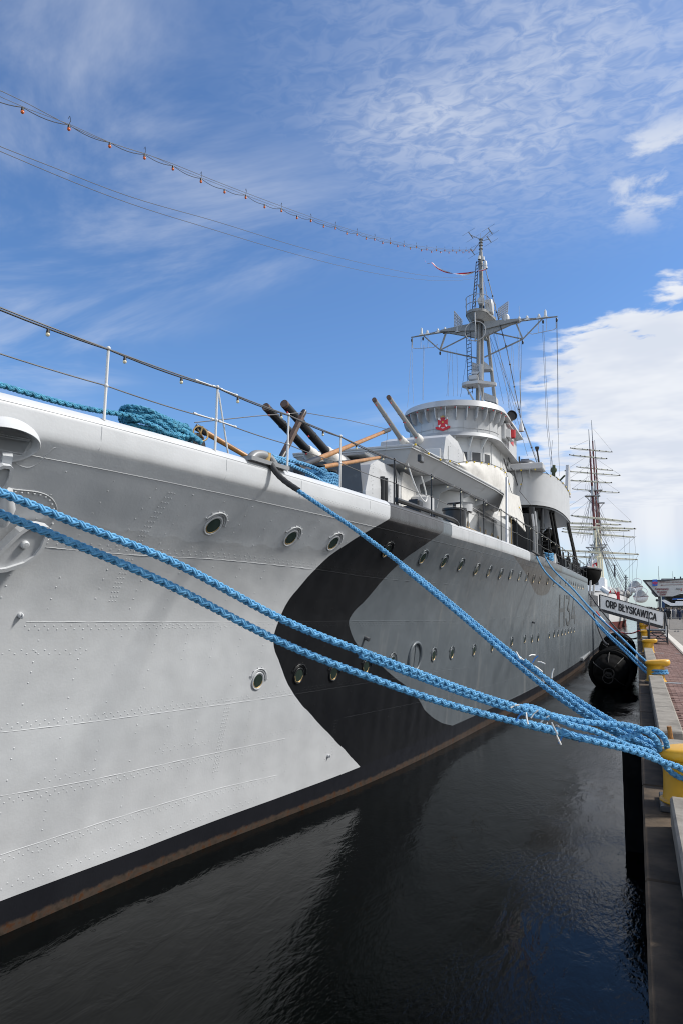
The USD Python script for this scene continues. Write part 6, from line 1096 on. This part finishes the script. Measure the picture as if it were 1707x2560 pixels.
for (a, b), k in zip([((1424, 1120), (1531, 1130)), ((1422, 1137), (1518, 1147)), ((1440, 1167), (1532, 1176)), ((1410, 1177), (1551, 1189)), ((1416, 1200), (1530, 1207)), ((1429, 1222), (1549, 1232)), ((1427, 1289), (1578, 1305)), ((1381, 1306), (1553, 1312)), ((1402, 1316), (1590, 1322)), ((1405, 1322), (1575, 1327)), ((1403, 1329), (1586, 1343)), ((1385, 1375), (1597, 1386)), ((1405, 1390), (1594, 1399))], [1, 0, 2, 1, 0, 2, 0, 1, 0, 2, 1, 0, 1]):
    my = MASTS[k][0]; p0, p1 = P(*a, y=my-0.8), P(*b, y=my-0.8); n_ = (p1-p0)/np.linalg.norm(p1-p0); m_ = (p0+p1)/2; big = 0.23 if a[1] > 1280 else 0.15
    yd = obj('yard', tube([p0, p0*.75+p1*.25, m_, p0*.25+p1*.75, p1], [big*0.55, big*0.9, big, big*0.9, big*0.55], 8), 'spar_cream', ts, smooth=40)
    obj('yard_band', [sphere(p0+(p1-p0)*t+[0, -big*0.6, 0.05], 0.16, 0) for t in (0.02, 0.12, 0.3, 0.42, 0.58, 0.7, 0.85, 0.98)], 'stay_wire', yd)
    obj('foot_rope', tube(sag([p0, m_, p1], 0.06), 0.025, 3), 'stay_wire', yd)
rig = []
def rl(a, b, y, r=0.035): rig.append(bar(P(*a, y=y), P(*b, y=y), r, None, 3))
g = np.random.default_rng(2)
for k in range(13): rl((1492+g.uniform(-2, 3), 1320+g.uniform(-10, 45)), (1532+k*4.3, 1478+g.uniform(-4, 4)), 150+g.uniform(-6, 25), 0.055)
for k in range(9): rl((1490+g.uniform(-2, 3), 1350+g.uniform(-30, 10)), (1438+k*5, 1480), 150+g.uniform(-3, 20), 0.05)
for k in range(14): rl((1480+g.uniform(-3, 6), 1240+g.uniform(-20, 20)), (1498+k*3.2, 1355+g.uniform(-15, 5)), 152+g.uniform(-4, 25), 0.035)
for k in range(10): rl((1478+g.uniform(-3, 4), 1240+g.uniform(-20, 20)), (1440+k*4.5, 1355+g.uniform(-15, 5)), 152+g.uniform(-4, 25), 0.032)
for k in range(9): rl((1476+g.uniform(-3, 5), 1130+g.uniform(-10, 30)), (1462+k*5.5, 1225), 152+g.uniform(-4, 25), 0.025)
for a, b in (((1483, 1072), (1530, 1128)), ((1470, 1100), (1428, 1120)), ((1480, 1140), (1551, 1188)), ((1468, 1140), (1412, 1176)), ((1488, 1190), (1549, 1230)), ((1516, 1245), (1578, 1303)), ((1470, 1235), (1424, 1265)), ((1475, 1250), (1424, 1290)), ((1586, 1322), (1586, 1345)), ((1586, 1345), (1588, 1384)), ((1558, 1330), (1562, 1384)), ((1574, 1345), (1573, 1470)), ((1582, 1390), (1580, 1455)), ((1593, 1400), (1590, 1452)), ((1596, 1386), (1590, 1396)), ((1560, 1430), (1590, 1400)), ((1540, 1385), (1590, 1340)), ((1472, 1190), (1430, 1222)), ((1475, 1160), (1418, 1200))): rl(a, b, 152, 0.026)
obj('standing_rigging', rig, 'stay_wire', ts, kind='stuff')
obj('signal_post', [bar(P(1564, 1480, y=150), P(1564, 1437, y=150), 0.18, 0.12, 6), bar(P(1558, 1443.5, y=150), P(1570, 1443.5, y=150), 0.08, None, 5), bar(P(1536, 1442, y=150), P(1536, 1412, y=150), 0.25, 0.12, 6), bar(P(1528, 1413, y=150), P(1542, 1413, y=150), 0.06, None, 5)], 'stay_wire', ts)
obj('deck_gear', [sphere(P(1522+k*3.6, 1484+g.uniform(-5, 3), y=140+k), 0.4+g.uniform(0, .3), 1, (1, 1, g.uniform(.5, 2))) for k in range(16)], 'tarp_grey', ts)
def lifeboat(px, y, L, label):
    c = P(*px, y=y); t = thing('lifeboat', label, 'lifeboat', group=None); sec = []
    ax = np.array([0.78, -0.62, 0]); sd = np.array([0.62, 0.78, 0])
    for s in np.linspace(-1, 1, 13):
        hw = 0.95*(1-abs(s)**2.4)+0.03; dp = 1.05*(1-abs(s)**3)+0.10; tt = np.linspace(0, PI, 11); sec.append(np.array([c+ax*s*L/2+sd*hw*math.cos(q)+np.array([0, 0, 0.18*s*s-dp*math.sin(q)**0.6]) for q in tt]))
    v = np.vstack(sec); i, j = np.meshgrid(np.arange(12), np.arange(10), indexing='ij'); obj('boat_hull', (v, np.stack([i*11+j, i*11+j+1, (i+1)*11+j+1, (i+1)*11+j], -1).reshape(-1, 4)), 'ship_white', t, smooth=50)
    ridge = [c+ax*s*L/2*0.9+np.array([0, 0, 1.15*(1-abs(s)**2)+0.15]) for s in np.linspace(-1, 1, 13)]; e0 = [q[0]+[0, 0, 0.02] for q in sec]; e1 = [q[-1]+[0, 0, 0.02] for q in sec]; v = np.vstack([e0, ridge, e1]); k = np.arange(12)
    obj('cover', (v, np.vstack([np.stack([k, k+1, k+14, k+13], 1), np.stack([k+13, k+14, k+27, k+26], 1)])), 'tarp_grey', t)
    obj('stripe', [tube([q[0]+[0, 0, -0.08] for q in sec], 0.05, 4), tube([q[-1]+[0, 0, -0.08] for q in sec], 0.05, 4)], 'spar_maroon', t)
    for s in (-0.75, 0.75): q = c+ax*s*L/2; obj('davit', tube(spline([q+[-1.9, 0, -1.6], q+[-1.7, 0, 0.6], q+[-0.9, 0, 1.7], q+[0, 0, 1.5], q+[0, 0, 0.5]], 14), 0.08, 5), 'ship_white', t, smooth=True)
lifeboat((1588, 1468), 150, 3.4, 'upper white lifeboat with a grey cover hung out over the quay'); lifeboat((1601, 1492), 143, 3.4, 'lower white lifeboat with a maroon stripe, just above the name board')

# ------------------------------------------------------------------ the passenger pavilion, far pier and trees
FY = 150.0
def F(px, py, dy=0.0): return P(px, py, y=FY+dy)
pv = thing('pavilion', 'grey ferry pavilion with a jutting inverted-wedge sign front on blue pillars', 'pavilion')
def slab(px, mt, nm, th=3.0, dy=0.0, parent=None): p = [F(*q, dy) for q in px]; return obj(nm, poly3([a+[0, th/2, 0] for a in p], th, (0, 1, 0)), mt, parent or pv)
slab([(1612, 1452), (1755, 1443), (1755, 1478), (1706, 1483), (1682, 1491), (1646, 1491)], 'clad_grey', 'sign_front', 6.0)
slab([(1607, 1450), (1660, 1450), (1755, 1441), (1755, 1444), (1660, 1453), (1613, 1454)], 'roof_dark', 'roof_edge', 6.4, -0.2)
slab([(1609, 1452), (1615, 1454), (1626, 1470), (1636, 1480), (1648, 1492), (1640, 1492), (1630, 1482), (1629, 1476)], 'roof_dark', 'side_fin', 6.0, 0.3)
obj('roof_plant', [box(*sorted((F(1654, 1450)[0], F(1683, 1450)[0])), FY+1, FY+4, F(1660, 1450)[2], F(1660, 1446)[2]), box(*sorted((F(1686, 1450)[0], F(1689, 1450)[0])), FY+1, FY+2, F(1660, 1450)[2], F(1660, 1442)[2]), box(*sorted((F(1701, 1450)[0], F(1703.5, 1450)[0])), FY+1, FY+2, F(1660, 1448)[2], F(1660, 1441)[2])], 'roof_dark', pv)
obj('roof_aerial', [bar(F(1647, 1450, 2), F(1645, 1415, 2), 0.05, 0.03, 4), bar(F(1682, 1446, 2), F(1681, 1428, 2), 0.04, 0.02, 4)], 'wire_grey', pv)
eb_ = slab([(1630.5, 1449), (1642.5, 1448.5), (1643.5, 1464.5), (1630.5, 1465.5)], 'sign_blue', 'emblem_board', 0.25, -0.5)
c_ = F(1637, 1457.5, -0.8)
obj('red_emblem', [box(c_[0]-0.52, c_[0]+0.52, c_[1]-0.03, c_[1]+0.0, c_[2]-0.07, c_[2]+0.09)]+[box(c_[0]+o-0.055, c_[0]+o+0.055, c_[1]-0.06, c_[1]-0.03, c_[2]-0.36+abs(o)*0.5, c_[2]+0.34-abs(o)*0.6) for o in (-0.22, 0, 0.22)], 'red_paint', eb_)
def words(txt, px0, px1, py, hpx, mt, nm, bold=True, dy=-0.12):
    tm = meshkit.text_mesh(txt, 1.0, 0.03, bold=bold); v = np.array(tm.vertices); a, b = F(px0, py, dy), F(px1, py-0.25, dy); h = hpx*FY/FPX*1.02; w = v[:, 0].max()-v[:, 0].min()
    o = a+(b-a)*((v[:, :1]-v[:, 0].min())/w)+np.array([0, 0, 1.0])*v[:, 1:2]*h+np.array([0, -1.0, 0])*v[:, 2:]; obj(nm, trimesh.Trimesh(o, tm.faces, process=False), mt, pv)
words('Katamarany', 1637.5, 1671.5, 1475.0, 4.4, 'letter_maroon', 'lettering'); words('Wodoloty', 1642, 1667.5, 1482.2, 4.2, 'letter_maroon', 'lettering'); words('Statki', 1648.5, 1664.5, 1488.5, 4.4, 'letter_maroon', 'lettering')
words('Kasa', 1689.5, 1700, 1474, 2.6, 'letter_black', 'lettering'); words('ŻEGLUGA GDAŃSKA', 1649, 1707, 1457.2, 3.0, 'boot_red', 'lettering', False)
obj('arrow', [beam(F(1703, 1470.5, -.12), F(1703, 1476.5, -.12), 0.10, 0.05, (0, 1, 0)), poly3([F(1701.3, 1475, -.12), F(1704.7, 1475, -.12), F(1703, 1477.5, -.12)], 0.05, (0, 1, 0))], 'red_paint', pv); obj('arrow', [beam(F(1653, 1463, -.12), F(1709, 1461, -.12), 0.06, 0.05, (0, 1, 0)), poly3([F(1655, 1461.2, -.12), F(1655, 1464.6, -.12), F(1651, 1463, -.12)], 0.05, (0, 1, 0))], 'boot_red', pv)
for a, b, m in (((1645, 1652), 0, 'barrier_steel'), ((1653.5, 1661), 0, 'pillar_blue')):
    q0, q1 = F(a[0], 1500, 2), F(a[1], 1500, 2); obj('pillar', box(q0[0], q1[0], FY+2, FY+3, 2.0, F(1650, 1490, 2)[2]), m, pv)
slab([(1652, 1500), (1662, 1499.5), (1678, 1507.5), (1687, 1508), (1689, 1503), (1755, 1503), (1755, 1513), (1676, 1515), (1662, 1508)], 'sign_white', 'banner', 0.3, 0.0); slab([(1681, 1496), (1755, 1494), (1755, 1500), (1681, 1500)], 'sign_blue', 'canopy', 2.0, 1.0)
slab([(1664, 1491), (1683, 1491), (1755, 1484), (1755, 1512), (1690, 1514), (1678, 1506)], 'roof_dark', 'recess', 1.0, 4.0); slab([(1692, 1498), (1755, 1498), (1755, 1500), (1692, 1500)], 'sign_white', 'canopy_edge', 0.3, 0.6)
obj('shop_front', box(F(1661, 1500, 6)[0], F(1755, 1500, 6)[0], FY+6, FY+9, 2.0, F(1700, 1485, 6)[2]), 'window_glass', pv)
q = P(1642, 1501, y=140.0); sg = thing('round_sign', 'round black sign on a thin post left of the pavilion', 'sign'); obj('disc', lathe([(0.0, -0.05), (0.24, -0.05), (0.24, 0.05), (0, 0.05)], q, 18, (0, -1, 0)), 'letter_black', sg); obj('post', bar((q[0], q[1]+0.1, 2.0), (q[0], q[1]+0.1, q[2]+0.3), 0.03), 'black_steel', sg)
far = thing('breakwater', 'low dark breakwater on the horizon behind the crowd', 'breakwater'); obj('wall', [box(-30, 9, 520, 540, -1, 3.3, 0.3)], 'roof_dark', far)

# ------------------------------------------------------------------ people on the quay
import manifold3d as m3
def sph(p, r): v, f = sphere(p, r, 1); return v
def bone(a, b, ra, rb): return m3.Manifold.hull_points(np.vstack([sph(a, ra), sph(b, rb)]).astype(np.float32))
def person(label, loc, rz, shirt, legs, hair='hair_dark', H=1.72, step=0.12, sleeves=True, bag=None, longhair=False):
    s = H/1.75; V = lambda x, y, z: np.array([x, y, z])*s
    J = dict(hip=V(0, 0, .95), chest=V(0, 0, 1.30), neck=V(0, 0, 1.47), head=V(0, -.02, 1.62))
    limbs, top, low = [], [], []
    for sd in (-1, 1):
        h, k, a = V(.09*sd, 0, .92), V(.10*sd, -.06+step*sd*0.6, .50), V(.10*sd, .05+step*sd*1.5, .08); t = a+V(0, -.15, -.04)
        sh, el, ha = V(.19*sd, 0, 1.41), V(.24*sd, .04-step*sd*0.5, 1.14), V(.23*sd, -.10-step*sd, .92)
        limbs += [bone(h, k, .085*s, .058*s), bone(k, a, .058*s, .04*s), bone(a, t, .045*s, .035*s), bone(sh, el, .055*s, .042*s), bone(el, ha, .042*s, .03*s), bone(ha, ha+V(0, -.03, -.10), .035*s, .022*s)]
        low += [bone(h, k, .105*s, .075*s), bone(k, a+V(0, 0, .02), .075*s, .062*s)]
        top += [bone(sh, el, .072*s, .058*s)]+([bone(el, ha+V(0, 0, .04), .058*s, .048*s)] if sleeves else [])
    torso = [bone(V(-.07, 0, 1.0), V(.07, 0, 1.0), .12*s, .12*s), m3.Manifold.hull_points(np.vstack([sph(V(x, 0, z), r*s) for x, z, r in ((-.10, 1.36, .10), (.10, 1.36, .10), (-.06, 1.0, .11), (.06, 1.0, .11))]).astype(np.float32)), bone(J['neck']-V(0, 0, .06), J['neck']+V(0, 0, .06), .055*s, .05*s), m3.Manifold.hull_points(np.vstack([sph(J['head'], .092*s), sph(J['head']+V(0, -.02, -.07), .06*s), sph(J['head']+V(0, .02, .03), .10*s), sph(J['head']+V(0, -.10, -.01), .018*s)]).astype(np.float32))]
    t = thing('person', label, 'person', loc, rz); U = lambda ms: m3.Manifold.batch_boolean(ms, m3.OpType.Add)
    obj('body', U(limbs+torso), 'skin', t, smooth=50)
    obj('shirt', U(top+[m3.Manifold.hull_points(np.vstack([sph(V(x, 0, z), r*s) for x, z, r in ((-.12, 1.37, .115), (.12, 1.37, .115), (-.08, .92, .125), (.08, .92, .125))]).astype(np.float32))]), 'cloth_'+shirt, t, smooth=50)
    obj('trousers', U(low+[bone(V(-.05, 0, .93), V(.05, 0, .93), .125*s, .125*s)]), 'cloth_'+legs, t, smooth=50)
    hp = [sph(J['head']+V(0, .03, .05), .105*s), sph(J['head']+V(0, .05, -.02), .095*s)]+([sph(J['head']+V(0, .07, -.22), .07*s)] if longhair else []); obj('hair', m3.Manifold.hull_points(np.vstack(hp).astype(np.float32)), hair, t, smooth=60)
    if bag: obj('bag', box(-.16*s, .16*s, .12*s, .26*s, 1.02*s, 1.42*s, .04), 'cloth_'+bag, t)
def ground(px, py): q = P(px, py, z=1.998); return (q[0], q[1], 1.998)
person('person in a black top and trousers walking, nearest beyond the crowd barrier', ground(1673, 1547), 170, 'black', 'black', longhair=True, step=0.16)
person('person in a pale grey top walking close beside the one in black', ground(1679, 1546), 185, 'white', 'black', 'hair_fair', 1.74)
person('person in a denim jacket and dark blue jeans standing right of the walking couple', ground(1696, 1546), 160, 'denim', 'navy', 'hair_fair', 1.70)
person('person in dark green with blue jeans just left of the one in denim', ground(1691, 1544), 200, 'green', 'denim', 'hair_dark', 1.78)
person('person in a white shirt and dark trousers at the right edge of the crowd', ground(1700, 1541), 180, 'white', 'navy', 'hair_fair', 1.84)
person('person in a dark jacket over a white shirt, at the end post of the gangway', ground(1664, 1540), 20, 'white', 'black', 'hair_dark', 1.72, bag='black')
person('person with a black bag over a white top, behind the couple', ground(1684, 1536), 180, 'white', 'black', 'hair_dark', 1.76, bag='black')
person('person in an orange top, farther back left of the couple', ground(1666, 1533.5), 10, 'orange', 'brown', 'hair_dark', 1.68, sleeves=False)
person('person in a brown top beside the one in orange', ground(1672, 1533), 30, 'brown', 'black', 'hair_dark', 1.75)
person('person in black, standing tall in the middle of the crowd', ground(1691, 1534), 90, 'black', 'black', 'hair_dark', 1.88)
person('person in a pale blue top at the picture\'s right edge', ground(1706, 1539), 150, 'paleblue', 'grey', 'hair_dark', 1.72)
person('person in red and black, half hidden by the name board', ground(1646, 1532), 0, 'red', 'black', 'hair_dark', 1.7)
person('person in navy beside the blue pillar', ground(1657, 1532), 200, 'navy', 'grey', 'hair_dark', 1.74)
person('person in beige near the right edge behind the white shirt', ground(1703, 1533), 180, 'beige', 'black', 'hair_dark', 1.72)
cr = [[] for _ in range(7)]
gq = np.random.default_rng(8)
for k in range(190):
    x, y = gq.uniform(1.0, 11.0), gq.uniform(113, 147)
    if x < 3.0 and y < 124: continue
    h = gq.uniform(1.5, 1.85); m = int(gq.choice([0, 0, 0, 1, 2, 2, 3, 4, 6, 6])); cr[m].append(lathe([(0.10, 0.0), (0.13, 0.45*h), (0.20, 0.55*h), (0.24, 0.78*h), (0.10, 0.84*h), (0.06, 0.86*h)], (x, y, 1.998), 8)); cr[5].append(sphere((x, y, 1.998+0.92*h), 0.115, 1))
cw = thing('crowd', None, None, kind='stuff')
for k, m in enumerate(('cloth_black', 'cloth_navy', 'cloth_grey', 'cloth_beige', 'cloth_denim', 'hair_dark', 'cloth_white')): obj('figures', cr[k], m, cw, smooth=50, kind='stuff')
